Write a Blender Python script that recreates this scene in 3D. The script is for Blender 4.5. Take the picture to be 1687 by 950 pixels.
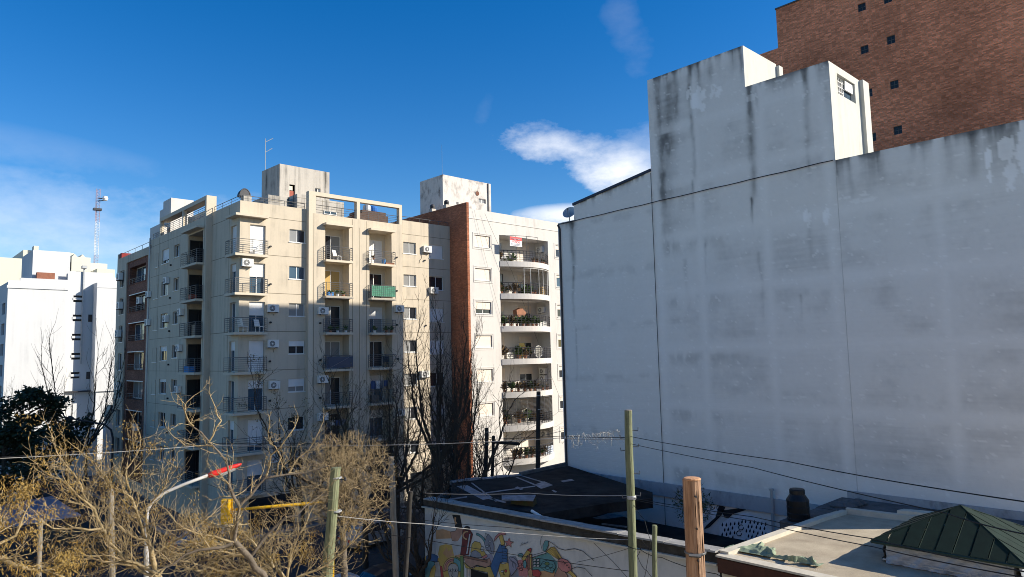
import bpy, math, random
import numpy as np
from mathutils import Vector, Matrix

for o in list(bpy.data.objects): bpy.data.objects.remove(o)
SC = bpy.context.scene
COL = SC.collection
R = math.radians

# ------------------------------------------------------------------ camera
# world axes: +x runs away from the street across the plots, +y runs along the street, z up (metres)
FPX, PITCH, ROLL, YAW, HC = 1145.1, R(5.377), R(-1.311), R(46.761), 12.0
FW = np.array([math.cos(YAW)*math.cos(PITCH), math.sin(YAW)*math.cos(PITCH), math.sin(PITCH)])
_r = np.array([math.sin(YAW), -math.cos(YAW), 0.0]); _u = np.cross(_r, FW)
RT = math.cos(ROLL)*_r + math.sin(ROLL)*_u
UP = -math.sin(ROLL)*_r + math.cos(ROLL)*_u
CP = np.array([0.0, 0.0, HC])
camd = bpy.data.cameras.new('camera'); cam = bpy.data.objects.new('camera', camd); COL.objects.link(cam)
camd.sensor_width = 36; camd.lens = 36*FPX/1687; camd.clip_start = 0.1; camd.clip_end = 6000
M = Matrix.Identity(4)
for i in range(3):
    M[i][0], M[i][1], M[i][2], M[i][3] = RT[i], UP[i], -FW[i], CP[i]
cam.matrix_world = M
SC.camera = cam
def ray(px, py): return FW + RT*((px-843.5)/FPX) - UP*((py-475)/FPX)
def onx(px, py, x): d = ray(px, py); return CP + d*(x/d[0])
def ony(px, py, y): d = ray(px, py); return CP + d*(y/d[1])
def onz(px, py, z): d = ray(px, py); return CP + d*((z-HC)/d[2])
def onr(px, py, r): d = ray(px, py); return CP + d*(r/math.hypot(d[0], d[1]))

# ------------------------------------------------------------------ view, sun, sky
SC.view_settings.view_transform = 'Standard'
SC.view_settings.look = 'None'
SC.view_settings.exposure = 0.62
SC.view_settings.gamma = 1.0
SC.render.engine = 'CYCLES'; SC.cycles.pixel_filter_type = 'BLACKMAN_HARRIS'; SC.cycles.filter_width = 0.95
SUN_EL, SUN_AZ = R(27.0), R(136.0)           # azimuth clockwise from +y
sd = bpy.data.lights.new('sun', 'SUN'); so = bpy.data.objects.new('sun', sd); COL.objects.link(so)
sd.energy = 5.0; sd.angle = R(0.5); sd.color = (1.0, 0.925, 0.80)
tosun = Vector((math.sin(SUN_AZ)*math.cos(SUN_EL), math.cos(SUN_AZ)*math.cos(SUN_EL), math.sin(SUN_EL)))
so.rotation_euler = tosun.to_track_quat('Z', 'Y').to_euler()
so.location = (60, -60, 60)

W = bpy.data.worlds.new('World'); SC.world = W; W.use_nodes = True
nt = W.node_tree; nt.nodes.clear()
def wn(t, **k):
    n = nt.nodes.new(t)
    for a, b in k.items(): setattr(n, a, b)
    return n
def wmath(op, a, b=None, clamp=False):
    n = wn('ShaderNodeMath', operation=op); n.use_clamp = clamp
    for i, v in enumerate((a, b)):
        if v is None: continue
        if isinstance(v, (int, float)): n.inputs[i].default_value = v
        else: nt.links.new(v, n.inputs[i])
    return n.outputs[0]
sky = wn('ShaderNodeTexSky', sky_type='NISHITA'); sky.sun_disc = False
sky.sun_elevation = SUN_EL; sky.sun_rotation = SUN_AZ; sky.altitude = 0; sky.air_density = 1.0; sky.dust_density = 0.25; sky.ozone_density = 2.5
hsv = wn('ShaderNodeHueSaturation'); hsv.inputs['Saturation'].default_value = 1.45; hsv.inputs['Value'].default_value = 1.3; hsv.inputs['Hue'].default_value = 0.509
nt.links.new(sky.outputs[0], hsv.inputs['Color'])
tc = wn('ShaderNodeTexCoord')
noi = wn('ShaderNodeTexNoise'); noi.inputs['Scale'].default_value = 9; noi.inputs['Detail'].default_value = 9; noi.inputs['Roughness'].default_value = 0.62
mp = wn('ShaderNodeMapping'); mp.inputs['Scale'].default_value = (1.0, 1.0, 1.9)
nt.links.new(tc.outputs['Generated'], mp.inputs[0]); nt.links.new(mp.outputs[0], noi.inputs['Vector'])
warp = wn('ShaderNodeTexNoise'); warp.inputs['Scale'].default_value = 24; warp.inputs['Detail'].default_value = 6
nt.links.new(mp.outputs[0], warp.inputs['Vector'])
def cloud(px, py, hw, hh, rot, amt, kn, gain, soft):
    c = ray(px, py); c = c/np.linalg.norm(c)
    cr, sr = math.cos(R(rot)), math.sin(R(rot))
    e1 = RT*cr - UP*sr; e2 = RT*sr + UP*cr
    e1 = e1 - c*(c@e1); e2 = e2 - c*(c@e2)
    def dot(e):
        n = wn('ShaderNodeVectorMath', operation='DOT_PRODUCT'); n.inputs[1].default_value = tuple(e)
        nt.links.new(tc.outputs['Generated'], n.inputs[0]); return n.outputs['Value']
    a = wmath('DIVIDE', wmath('ADD', dot(e1), wmath('MULTIPLY', wmath('SUBTRACT', warp.outputs[0], .5), .02)), hw/FPX)
    b = wmath('DIVIDE', wmath('ADD', dot(e2), wmath('MULTIPLY', wmath('SUBTRACT', noi.outputs[0], .5), .035)), hh/FPX)
    r2 = wmath('ADD', wmath('POWER', wmath('ABSOLUTE', a), 2.0), wmath('POWER', wmath('ABSOLUTE', b), 2.0))
    front = wmath('GREATER_THAN', dot(c), 0.0)
    v = wmath('SUBTRACT', 1.0, r2)
    v = wmath('ADD', v, wmath('MULTIPLY', wmath('SUBTRACT', noi.outputs[0], 0.5), kn))
    v = wmath('MULTIPLY', wmath('DIVIDE', v, soft, clamp=True), amt)
    return wmath('MULTIPLY', v, front)
cl = None
for args in ((1000, 264, 166, 44, 17, .88, 3.6, 1, 1.5), (1090, 262, 120, 60, 14, .42, 4.2, 1, 2.0), (950, 356, 105, 22, 2, .85, 2.0, 1, .9),
             (1035, 50, 26, 66, -28, .085, 6.0, 1, 2.6), (798, 178, 14, 34, 20, .07, 5.5, 1, 2.4), (90, 330, 170, 16, 9, .20, 3.4, 1, 1.4),
             (60, 415, 230, 52, 4, .24, 3.4, 1, 1.6), (215, 402, 120, 30, 0, .16, 3.4, 1, 1.6), (30, 235, 160, 26, 8, .08, 3.0, 1, 1.4),
             (1900, 330, 420, 120, 12, .5, 3.0, 1, 1.2), (-500, 380, 420, 90, -6, .4, 3.0, 1, 1.3)):
    c = cloud(*args)
    cl = c if cl is None else wmath('MAXIMUM', cl, c)
mixc = wn('ShaderNodeMix', data_type='RGBA')
nt.links.new(cl, mixc.inputs['Factor']); nt.links.new(hsv.outputs[0], mixc.inputs['A']); mixc.inputs['B'].default_value = (9.3, 9.5, 9.9, 1)
bg = wn('ShaderNodeBackground'); bg.inputs['Strength'].default_value = 0.08
wo = wn('ShaderNodeOutputWorld')
nt.links.new(mixc.outputs['Result'], bg.inputs['Color']); nt.links.new(bg.outputs[0], wo.inputs[0])

# ------------------------------------------------------------------ helpers
ORG = {}
class MB:
    def __init__(s): s.v = []; s.f = []
    def quad(s, a, b, c, d):
        n = len(s.v); s.v += [tuple(a), tuple(b), tuple(c), tuple(d)]; s.f.append((n, n+1, n+2, n+3))
    def poly(s, pts):
        n = len(s.v); s.v += [tuple(p) for p in pts]; s.f.append(tuple(range(n, n+len(pts))))
    def box(s, x0, x1, y0, y1, z0, z1):
        if x0 > x1: x0, x1 = x1, x0
        if y0 > y1: y0, y1 = y1, y0
        if z0 > z1: z0, z1 = z1, z0
        n = len(s.v)
        s.v += [(x0,y0,z0),(x1,y0,z0),(x1,y1,z0),(x0,y1,z0),(x0,y0,z1),(x1,y0,z1),(x1,y1,z1),(x0,y1,z1)]
        s.f += [(n,n+3,n+2,n+1),(n+4,n+5,n+6,n+7),(n,n+1,n+5,n+4),(n+1,n+2,n+6,n+5),(n+2,n+3,n+7,n+6),(n+3,n,n+4,n+7)]
    def prism(s, pts, dz):
        """pts: flat polygon, dz: extrusion vector"""
        n = len(s.v); k = len(pts)
        s.v += [tuple(p) for p in pts] + [tuple(np.array(p)+np.array(dz)) for p in pts]
        s.f.append(tuple(range(n+k-1, n-1, -1))); s.f.append(tuple(range(n+k, n+2*k)))
        for i in range(k): s.f.append((n+i, n+(i+1) % k, n+k+(i+1) % k, n+k+i))
    def path(s, pts, rad, n=6, caps=True):
        pts = [np.asarray(p, float) for p in pts]
        if not hasattr(rad, '__len__'): rad = [rad]*len(pts)
        base = len(s.v); m = len(pts)
        prev = None
        for i, p in enumerate(pts):
            t = pts[min(i+1, m-1)] - pts[max(i-1, 0)]
            t = t/(math.sqrt(t[0]**2+t[1]**2+t[2]**2)+1e-9)
            if prev is None:
                a = np.array([0., 0., 1.]) if abs(t[2]) < .9 else np.array([1., 0., 0.])
            else: a = prev
            u = a - t*(a[0]*t[0]+a[1]*t[1]+a[2]*t[2]); u = u/(math.sqrt(u[0]**2+u[1]**2+u[2]**2)+1e-9); prev = u
            w = (t[1]*u[2]-t[2]*u[1], t[2]*u[0]-t[0]*u[2], t[0]*u[1]-t[1]*u[0])
            for k in range(n):
                c, q = math.cos(2*math.pi*k/n)*rad[i], math.sin(2*math.pi*k/n)*rad[i]
                s.v.append((p[0]+u[0]*c+w[0]*q, p[1]+u[1]*c+w[1]*q, p[2]+u[2]*c+w[2]*q))
        for i in range(m-1):
            for k in range(n):
                a, b = base+i*n+k, base+i*n+(k+1) % n
                s.f.append((a, b, b+n, a+n))
        if caps:
            s.f.append(tuple(range(base+n-1, base-1, -1))); s.f.append(tuple(range(base+(m-1)*n, base+m*n)))
    def tube(s, a, b, r0, r1=None, n=6): s.path([a, b], [r0, r0 if r1 is None else r1], n)
    def lathe(s, c, prof, n=16):
        """prof: (radius, z) list around vertical axis at c"""
        base = len(s.v); m = len(prof)
        for r, z in prof:
            for k in range(n):
                a = 2*math.pi*k/n; s.v.append((c[0]+r*math.cos(a), c[1]+r*math.sin(a), c[2]+z))
        for i in range(m-1):
            for k in range(n):
                a, b = base+i*n+k, base+i*n+(k+1) % n
                s.f.append((a, b, b+n, a+n))
        s.f.append(tuple(range(base+n-1, base-1, -1))); s.f.append(tuple(range(base+(m-1)*n, base+m*n)))
def obj(name, mb, mat, parent=None, org=None, smooth=False, mats=None, mi=None):
    if parent is not None: org = ORG[parent]
    if org is None: org = (0, 0, 0)
    me = bpy.data.meshes.new(name)
    ox, oy, oz = org
    me.from_pydata([(a-ox, b-oy, c-oz) for a, b, c in mb.v], [], mb.f)
    me.materials.append(mat)
    if smooth: me.polygons.foreach_set('use_smooth', [True]*len(me.polygons))
    me.update()
    o = bpy.data.objects.new(name, me); COL.objects.link(o)
    if parent is not None: o.parent = parent
    else: o.location = org
    ORG[o] = org
    return o
def tag(o, label=None, cat=None, group=None, kind=None):
    if label: o['label'] = label
    if cat: o['category'] = cat
    if group: o['group'] = group
    if kind: o['kind'] = kind
    return o
def thing(name, label, cat, loc=(0, 0, 0), group=None):
    o = bpy.data.objects.new(name, None); COL.objects.link(o); o.location = loc; ORG[o] = tuple(loc)
    o.empty_display_size = .2
    return tag(o, label, cat, group)
def copy_tree(o, parent=None):
    c = o.copy(); COL.objects.link(c)
    if parent is not None: c.parent = parent
    for ch in list(o.children): copy_tree(ch, c)
    return c
class Face:
    """vertical facade plane: ax 'y' faces -y (u = x), ax 'x' faces -x (u = y); d > 0 goes into the wall"""
    def __init__(s, ax, pos): s.ax, s.pos = ax, pos
    def P(s, u, z, d=0.0): return (u, s.pos+d, z) if s.ax == 'y' else (s.pos+d, u, z)
    def box(s, mb, u0, u1, z0, z1, d0, d1):
        a, b = s.P(u0, z0, d0), s.P(u1, z1, d1); mb.box(a[0], b[0], a[1], b[1], a[2], b[2])
    def quad(s, mb, u0, u1, z0, z1, d): mb.quad(s.P(u0, z0, d), s.P(u1, z0, d), s.P(u1, z1, d), s.P(u0, z1, d))
    def wall(s, mb, u0, u1, z0, z1, holes=()):
        us = sorted({u0, u1, *[h[0] for h in holes], *[h[1] for h in holes]}); zs = sorted({z0, z1, *[h[2] for h in holes], *[h[3] for h in holes]})
        us = [u for u in us if u0 <= u <= u1]; zs = [z for z in zs if z0 <= z <= z1]
        for i in range(len(us)-1):
            um = (us[i]+us[i+1])/2; j = 0
            while j < len(zs)-1:
                def inh(jj):
                    zm = (zs[jj]+zs[jj+1])/2
                    return any(h[0] < um < h[1] and h[2] < zm < h[3] for h in holes)
                if inh(j): j += 1; continue
                k = j
                while k+1 < len(zs)-1 and not inh(k+1): k += 1
                s.quad(mb, us[i], us[i+1], zs[j], zs[k+1], 0); j = k+1
        for h in holes:
            a, b, c, e, dp = h[:5]
            P = s.P
            mb.quad(P(a, c, 0), P(a, c, dp), P(a, e, dp), P(a, e, 0)); mb.quad(P(b, c, 0), P(b, c, dp), P(b, e, dp), P(b, e, 0))
            mb.quad(P(a, c, 0), P(b, c, 0), P(b, c, dp), P(a, c, dp)); mb.quad(P(a, e, 0), P(b, e, 0), P(b, e, dp), P(a, e, dp))

# ------------------------------------------------------------------ materials
MATS = {}
def nmat(name):
    m = bpy.data.materials.new(name); m.use_nodes = True
    n = m.node_tree; b = n.nodes['Principled BSDF']; MATS[name] = m
    return m, n, b
def mat(name, col, rough=.8, var=.12, scale=3.0, bump=0.0, bscale=40.0, metal=0.0, spec=.35, stretch=(1, 1, 1), col2=None, detail=6):
    m, n, b = nmat(name)
    b.inputs['Roughness'].default_value = rough; b.inputs['Metallic'].default_value = metal
    b.inputs['Specular IOR Level'].default_value = spec
    g = n.nodes.new('ShaderNodeNewGeometry'); mp = n.nodes.new('ShaderNodeMapping'); mp.inputs['Scale'].default_value = stretch
    n.links.new(g.outputs['Position'], mp.inputs[0])
    if var > 0 or col2:
        t = n.nodes.new('ShaderNodeTexNoise'); t.inputs['Scale'].default_value = scale; t.inputs['Detail'].default_value = detail; t.inputs['Roughness'].default_value = .65
        n.links.new(mp.outputs[0], t.inputs['Vector'])
        r = n.nodes.new('ShaderNodeValToRGB'); r.color_ramp.elements[0].position = .3; r.color_ramp.elements[1].position = .7
        c2 = col2 if col2 else tuple(c*(1+var) for c in col); c1 = col if col2 else tuple(c*(1-var) for c in col)
        r.color_ramp.elements[0].color = (*c1, 1); r.color_ramp.elements[1].color = (*c2, 1)
        n.links.new(t.outputs[0], r.inputs[0]); n.links.new(r.outputs[0], b.inputs['Base Color'])
    else: b.inputs['Base Color'].default_value = (*col, 1)
    if bump > 0:
        t2 = n.nodes.new('ShaderNodeTexNoise'); t2.inputs['Scale'].default_value = bscale; t2.inputs['Detail'].default_value = 4
        n.links.new(mp.outputs[0], t2.inputs['Vector'])
        bp = n.nodes.new('ShaderNodeBump'); bp.inputs['Strength'].default_value = bump; bp.inputs['Distance'].default_value = .02
        n.links.new(t2.outputs[0], bp.inputs['Height']); n.links.new(bp.outputs[0], b.inputs['Normal'])
    return m
def plaster(name, col, dirt, amt=.5, zs=.12, joints=False):
    """painted render with soft blotches, rain streaks and fine relief"""
    m, n, b = nmat(name); b.inputs['Roughness'].default_value = .9; b.inputs['Specular IOR Level'].default_value = .2
    g = n.nodes.new('ShaderNodeNewGeometry')
    def noise(sc, st, det=6):
        mp = n.nodes.new('ShaderNodeMapping'); mp.inputs['Scale'].default_value = st
        t = n.nodes.new('ShaderNodeTexNoise'); t.inputs['Scale'].default_value = sc; t.inputs['Detail'].default_value = det; t.inputs['Roughness'].default_value = .62
        n.links.new(g.outputs['Position'], mp.inputs[0]); n.links.new(mp.outputs[0], t.inputs['Vector']); return t.outputs[0]
    def rng(x, a, c, lo=0., hi=1.):
        q = n.nodes.new('ShaderNodeMapRange'); q.inputs['From Min'].default_value = a; q.inputs['From Max'].default_value = c
        q.inputs['To Min'].default_value = lo; q.inputs['To Max'].default_value = hi; n.links.new(x, q.inputs['Value']); return q.outputs[0]
    def mth(op, a, c):
        q = n.nodes.new('ShaderNodeMath'); q.operation = op
        for i, v in enumerate((a, c)):
            if isinstance(v, (int, float)): q.inputs[i].default_value = v
            else: n.links.new(v, q.inputs[i])
        return q.outputs[0]
    st = rng(noise(2.2, (1, 1, zs)), .46, .70); bl = rng(noise(.55, (1, 1, 1)), .38, .72); fi = rng(noise(9, (1, 1, .6)), .3, .7)
    f = mth('ADD', mth('MULTIPLY', st, mth('MULTIPLY', bl, amt)), mth('MULTIPLY', fi, .10))
    mx = n.nodes.new('ShaderNodeMix'); mx.data_type = 'RGBA'
    mx.inputs['A'].default_value = (*col, 1); mx.inputs['B'].default_value = (*dirt, 1)
    n.links.new(f, mx.inputs['Factor']); n.links.new(mx.outputs['Result'], b.inputs['Base Color'])
    bp = n.nodes.new('ShaderNodeBump'); bp.inputs['Strength'].default_value = .25; bp.inputs['Distance'].default_value = .015
    n.links.new(noise(35, (1, 1, 1), 3), bp.inputs['Height']); n.links.new(bp.outputs[0], b.inputs['Normal'])
    return m
def brickmat(name, c1, c2, mortar, bw=.25, bh=.075, var=.6):
    m, n, b = nmat(name); b.inputs['Roughness'].default_value = .9; b.inputs['Specular IOR Level'].default_value = .15
    g = n.nodes.new('ShaderNodeNewGeometry'); sx = n.nodes.new('ShaderNodeSeparateXYZ'); n.links.new(g.outputs['Position'], sx.inputs[0])
    ad = n.nodes.new('ShaderNodeMath'); n.links.new(sx.outputs[0], ad.inputs[0]); n.links.new(sx.outputs[1], ad.inputs[1])
    cb = n.nodes.new('ShaderNodeCombineXYZ'); n.links.new(ad.outputs[0], cb.inputs[0]); n.links.new(sx.outputs[2], cb.inputs[1])
    t = n.nodes.new('ShaderNodeTexBrick'); t.inputs['Scale'].default_value = 1; t.inputs['Brick Width'].default_value = bw; t.inputs['Row Height'].default_value = bh
    t.inputs['Mortar Size'].default_value = .008; t.inputs['Mortar Smooth'].default_value = .3; t.inputs['Bias'].default_value = -.1
    n.links.new(cb.outputs[0], t.inputs['Vector'])
    t.inputs['Color1'].default_value = (*c1, 1); t.inputs['Color2'].default_value = (*c2, 1); t.inputs['Mortar'].default_value = (*mortar, 1)
    # per-brick random tone: white noise over brick cells, plus a coarser fleck of two-brick runs
    def cell(w, h, off):
        q = n.nodes.new('ShaderNodeVectorMath'); q.operation = 'MULTIPLY_ADD'; q.inputs[1].default_value = (1/w, 1/h, 0); q.inputs[2].default_value = (off, 0, 0); n.links.new(cb.outputs[0], q.inputs[0])
        fl = n.nodes.new('ShaderNodeVectorMath'); fl.operation = 'FLOOR'; n.links.new(q.outputs[0], fl.inputs[0])
        wnz = n.nodes.new('ShaderNodeTexWhiteNoise'); wnz.noise_dimensions = '2D'; n.links.new(fl.outputs[0], wnz.inputs['Vector']); return wnz.outputs['Value']
    def m2(op, x, y):
        q = n.nodes.new('ShaderNodeMath'); q.operation = op
        for i, v in enumerate((x, y)):
            if isinstance(v, (int, float)): q.inputs[i].default_value = v
            else: n.links.new(v, q.inputs[i])
        return q.outputs[0]
    tone = m2('ADD', m2('MULTIPLY', cell(bw, bh, 0.), .55), m2('MULTIPLY', m2('POWER', cell(bw*.8, bh, .37), 4.0), .6))
    rp = n.nodes.new('ShaderNodeMapRange'); rp.inputs['From Min'].default_value = .05; rp.inputs['From Max'].default_value = .95
    rp.inputs['To Min'].default_value = 1-var*.55; rp.inputs['To Max'].default_value = 1+var*.8; n.links.new(tone, rp.inputs['Value'])
    nb = n.nodes.new('ShaderNodeTexNoise'); nb.inputs['Scale'].default_value = .22; nb.inputs['Detail'].default_value = 5; n.links.new(cb.outputs[0], nb.inputs['Vector'])
    rb = n.nodes.new('ShaderNodeMapRange'); rb.inputs['From Min'].default_value = .3; rb.inputs['From Max'].default_value = .7; rb.inputs['To Min'].default_value = .72; rb.inputs['To Max'].default_value = 1.22; n.links.new(nb.outputs[0], rb.inputs['Value'])
    ml = n.nodes.new('ShaderNodeMath'); ml.operation = 'MULTIPLY'; n.links.new(rp.outputs[0], ml.inputs[0]); n.links.new(rb.outputs[0], ml.inputs[1])
    vm = n.nodes.new('ShaderNodeVectorMath'); vm.operation = 'SCALE'; n.links.new(t.outputs['Color'], vm.inputs[0]); n.links.new(ml.outputs[0], vm.inputs['Scale'])
    n.links.new(vm.outputs[0], b.inputs['Base Color'])
    bp = n.nodes.new('ShaderNodeBump'); bp.inputs['Strength'].default_value = .6; bp.inputs['Distance'].default_value = .012; bp.invert = True
    n.links.new(t.outputs['Fac'], bp.inputs['Height']); n.links.new(bp.outputs[0], b.inputs['Normal'])
    return m
def glass(name, col, rough=.06, spec=.6):
    m, n, b = nmat(name); b.inputs['Base Color'].default_value = (*col, 1); b.inputs['Roughness'].default_value = rough; b.inputs['Specular IOR Level'].default_value = spec
    t = n.nodes.new('ShaderNodeTexNoise'); t.inputs['Scale'].default_value = 1.3
    g = n.nodes.new('ShaderNodeNewGeometry'); n.links.new(g.outputs['Position'], t.inputs['Vector'])
    bp = n.nodes.new('ShaderNodeBump'); bp.inputs['Strength'].default_value = .05; bp.inputs['Distance'].default_value = .05; n.links.new(t.outputs[0], bp.inputs['Height']); n.links.new(bp.outputs[0], b.inputs['Normal'])
    return m
def slatmat(name, col, pitch=.05, axis=2):
    m, n, b = nmat(name); b.inputs['Roughness'].default_value = .55
    g = n.nodes.new('ShaderNodeNewGeometry'); sx = n.nodes.new('ShaderNodeSeparateXYZ'); n.links.new(g.outputs['Position'], sx.inputs[0])
    q = n.nodes.new('ShaderNodeMath'); q.operation = 'MULTIPLY'; q.inputs[1].default_value = 2*math.pi/pitch; n.links.new(sx.outputs[axis], q.inputs[0])
    w = n.nodes.new('ShaderNodeMath'); w.operation = 'SINE'; n.links.new(q.outputs[0], w.inputs[0])
    bp = n.nodes.new('ShaderNodeBump'); bp.inputs['Strength'].default_value = .5; bp.inputs['Distance'].default_value = .008
    n.links.new(w.outputs[0], bp.inputs['Height']); n.links.new(bp.outputs[0], b.inputs['Normal'])
    t = n.nodes.new('ShaderNodeTexNoise'); t.inputs['Scale'].default_value = 2.5; n.links.new(g.outputs['Position'], t.inputs['Vector'])
    r = n.nodes.new('ShaderNodeValToRGB'); r.color_ramp.elements[0].color = (*[c*.86 for c in col], 1); r.color_ramp.elements[1].color = (*[min(1, c*1.05) for c in col], 1)
    n.links.new(t.outputs[0], r.inputs[0]); n.links.new(r.outputs[0], b.inputs['Base Color'])
    return m

BEIGE = plaster('beige_render', (.575, .495, .38), (.28, .245, .19), .85, .06)
BEIGE_L = plaster('pale_beige_render', (.61, .53, .41), (.42, .36, .28), .3)
BEIGE_S = mat('balcony_soffit_paint', (.42, .34, .24), .9, .1)
CONC = plaster('stained_concrete_render', (.50, .46, .40), (.10, .095, .085), 1.5, .05)
WHITE = plaster('white_paint_render', (.62, .59, .55), (.37, .34, .31), .5, .1)
WHITE_D = plaster('weathered_white_paint', (.62, .58, .53), (.12, .10, .09), 1.3, .6)
WHITE_F = plaster('far_white_paint', (.60, .60, .595), (.42, .43, .43), .5, .06)
CREAM_F = plaster('far_cream_paint', (.60, .58, .48), (.45, .43, .36), .3)
GREY_F = mat('far_grey_wall', (.40, .43, .47), .9, .1)
PALE = plaster('sunny_white_side_paint', (.60, .59, .53), (.34, .32, .27), .55, .15)
BRICK_BIG = brickmat('red_facing_brick', (.74, .255, .125), (.62, .205, .10), (.44, .29, .20), .25, .075, .5)
BRICK_PW = brickmat('orange_facing_brick', (.42, .145, .07), (.31, .105, .055), (.30, .22, .16), .25, .075, .4)
BRICK_WG = brickmat('brown_panel_brick', (.26, .105, .07), (.18, .075, .055), (.24, .17, .13), .25, .075, .4)
ALU = mat('white_aluminium', (.72, .72, .70), .45, .04)
STEEL = mat('grey_painted_steel', (.13, .13, .13), .5, .08, metal=.3)
DSTEEL = mat('dark_painted_steel', (.045, .045, .05), .5, .1, metal=.2)
GLASS_D = glass('dark_window_glass', (.022, .026, .032))
GLASS_B = glass('blue_window_glass', (.05, .09, .13))
GLASS_C = glass('curtained_glass', (.26, .26, .25), .12, .5)
GLASS_Y = glass('yellow_curtained_glass', (.50, .34, .13), .15, .4)
SHUT = slatmat('white_roller_shutter', (.78, .77, .74))
SHUT_B = slatmat('beige_roller_shutter', (.70, .62, .48))
SHUT_V = slatmat('cream_roller_shutter', (.74, .64, .53))
DARK = mat('dark_interior', (.02, .02, .02), .95, .2)
ACW = mat('white_plastic_casing', (.72, .71, .67), .5, .05)
ACG = mat('dark_fan_grille', (.10, .10, .10), .6, .1)
GROOVE = mat('dark_render_joint', (.20, .17, .12), .95, .1)
PIPE = mat('black_pipe', (.02, .02, .02), .6, .1)
TERRA = mat('terracotta', (.31, .14, .08), .8, .15)
LEAFG = mat('green_leaves', (.07, .12, .035), .7, .5, 9)
LEAFR = mat('red_and_green_leaves', (.10, .09, .03), .7, .3, 11, col2=(.19, .10, .055))
EVERG = mat('evergreen_foliage', (.022, .036, .016), .75, .4, 2)
ASPH = mat('asphalt', (.040, .040, .041), 1.0, .2, 4, .3, 60)
PAVE = mat('grey_pavement', (.10, .097, .092), .95, .18, 3, .2, 30)
GRASS = mat('dry_verge_soil', (.05, .047, .028), .95, .3, 2.5, .4, 20)
KERB = mat('concrete_kerb', (.25, .245, .23), .9, .12)
ROOFB = mat('black_bitumen_membrane', (.012, .010, .0095), .95, .6, 1.0, .7, 7, spec=.1, col2=(.050, .044, .040))
ROOFP = mat('silver_membrane_strip', (.09, .09, .10), .6, .35, 2.6, .5, 20, metal=.1, col2=(.36, .36, .38))
SCREED = mat('sandy_roof_screed', (.30, .245, .17), .95, .2, 1.1, .6, 24, col2=(.50, .42, .30), detail=10)
CURB = mat('cream_curb_render', (.55, .50, .40), .9, .12, 4)
DCONC = mat('dark_wet_concrete', (.10, .10, .10), .9, .45, 1.6, .4, 20)
MURW = plaster('grey_white_mural_render', (.56, .55, .52), (.28, .27, .25), .6, .35)
FASC = mat('brown_painted_fascia', (.065, .022, .012), .6, .25, 5)
GRNM = mat('green_painted_sheet', (.009, .023, .016), .85, .25, 3.0, .15, 20, spec=.18)
FILM = mat('clear_plastic_film', (.22, .25, .29), .22, .35, 2.5, .9, 5, spec=.7, stretch=(1, 1, 3))
TARP = mat('sage_green_tarp', (.22, .27, .18), .75, .25, 5, .6, 12)
TANK = mat('black_polyethylene', (.010, .010, .011), .45, .2)
def wood(name, c1, c2):
    return mat(name, c1, .9, .2, 5.0, .9, 16, stretch=(6, 6, .35), col2=c2, detail=8)
WOODG = wood('green_treated_wood', (.105, .12, .062), (.26, .275, .16))
WOODB = wood('brown_weathered_wood', (.17, .085, .045), (.47, .30, .19))
WOODT = mat('cut_end_grain', (.50, .27, .14), .9, .3, 18)
WOODGR = wood('grey_weathered_wood', (.16, .14, .11), (.33, .29, .23))
WOODD = wood('shade_dark_wood', (.02, .018, .016), (.05, .045, .04))  # wood with shade put into its colour, for poles standing in shadow
BARKL = mat('pale_grey_bark', (.18, .13, .06), .95, .2, 6, .8, 40, col2=(.43, .335, .19))
BARKO = mat('olive_tan_bark', (.20, .145, .075), .95, .2, 3, .5, 30, col2=(.34, .255, .14))
BARKM = mat('shaded_limb_bark', (.075, .058, .042), .95, .2, 6, .8, 30, col2=(.19, .155, .115))  # darker bark for thick limbs: their shadow side is put into the colour
BARKD = mat('dark_bark', (.050, .038, .027), .95, .3, 3, .5, 30)
SEED = mat('golden_dry_seeds', (.16, .095, .022), .85, .3, 3.5, col2=(.31, .21, .06))
DRYL = mat('dry_olive_leaves', (.10, .085, .04), .85, .3, 3.5, col2=(.17, .14, .07))
GALV = mat('galvanised_steel', (.42, .43, .43), .45, .08, metal=.35)
REDP = mat('red_plastic', (.55, .02, .015), .45, .1)
YELP = mat('yellow_paint', (.62, .36, .01), .5, .12)
CABLE = mat('black_cable_rubber', (.012, .012, .012), .6, 0)
CABLEG = mat('grey_cable_sheath', (.35, .34, .32), .6, .1)
BLKP = mat('black_paint', (.018, .018, .02), .8, .2)
def paint(n, c): return mat(n, c, .85, .16, 3, .1, 30)

# ------------------------------------------------------------------ generic building pieces
def window(parent, F, u0, u1, z0, z1, dep, g=None, shut=0.0, smat=None, sill=True, mull=1, name='window', fmat=None, border=.05):
    fm = fmat or ALU; mb = MB(); t = border
    F.box(mb, u0, u0+t, z0, z1, dep-.05, dep+.01); F.box(mb, u1-t, u1, z0, z1, dep-.05, dep+.01)
    F.box(mb, u0+t, u1-t, z0, z0+t, dep-.05, dep+.01); F.box(mb, u0+t, u1-t, z1-t, z1, dep-.05, dep+.01)
    w = (u1-u0)/(mull+1)
    for i in range(mull): F.box(mb, u0+w*(i+1)-t/2, u0+w*(i+1)+t/2, z0+t, z1-t, dep-.045, dep+.005)
    o = obj(name, mb, fm, parent)
    gs = g if isinstance(g, (list, tuple)) else [g or GLASS_D]*(mull+1)
    for i in range(mull+1):
        p = MB(); F.box(p, u0+w*i+t*.5, u0+w*(i+1)-t*.5, z0+t*.6, z1-t*.6, dep-.02, dep+.03); obj('pane', p, gs[i], o)
    if shut > 0:
        p = MB(); zz = z1-(z1-z0)*shut; F.box(p, u0+.02, u1-.02, zz, z1, dep-.10, dep-.06); obj('shutter', p, smat or SHUT, o)
    if sill:
        p = MB(); F.box(p, u0-.05, u1+.05, z0-.05, z0-.003, -.05, dep); obj('sill', p, ALU if sill is True else sill, o)
    return o
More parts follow.
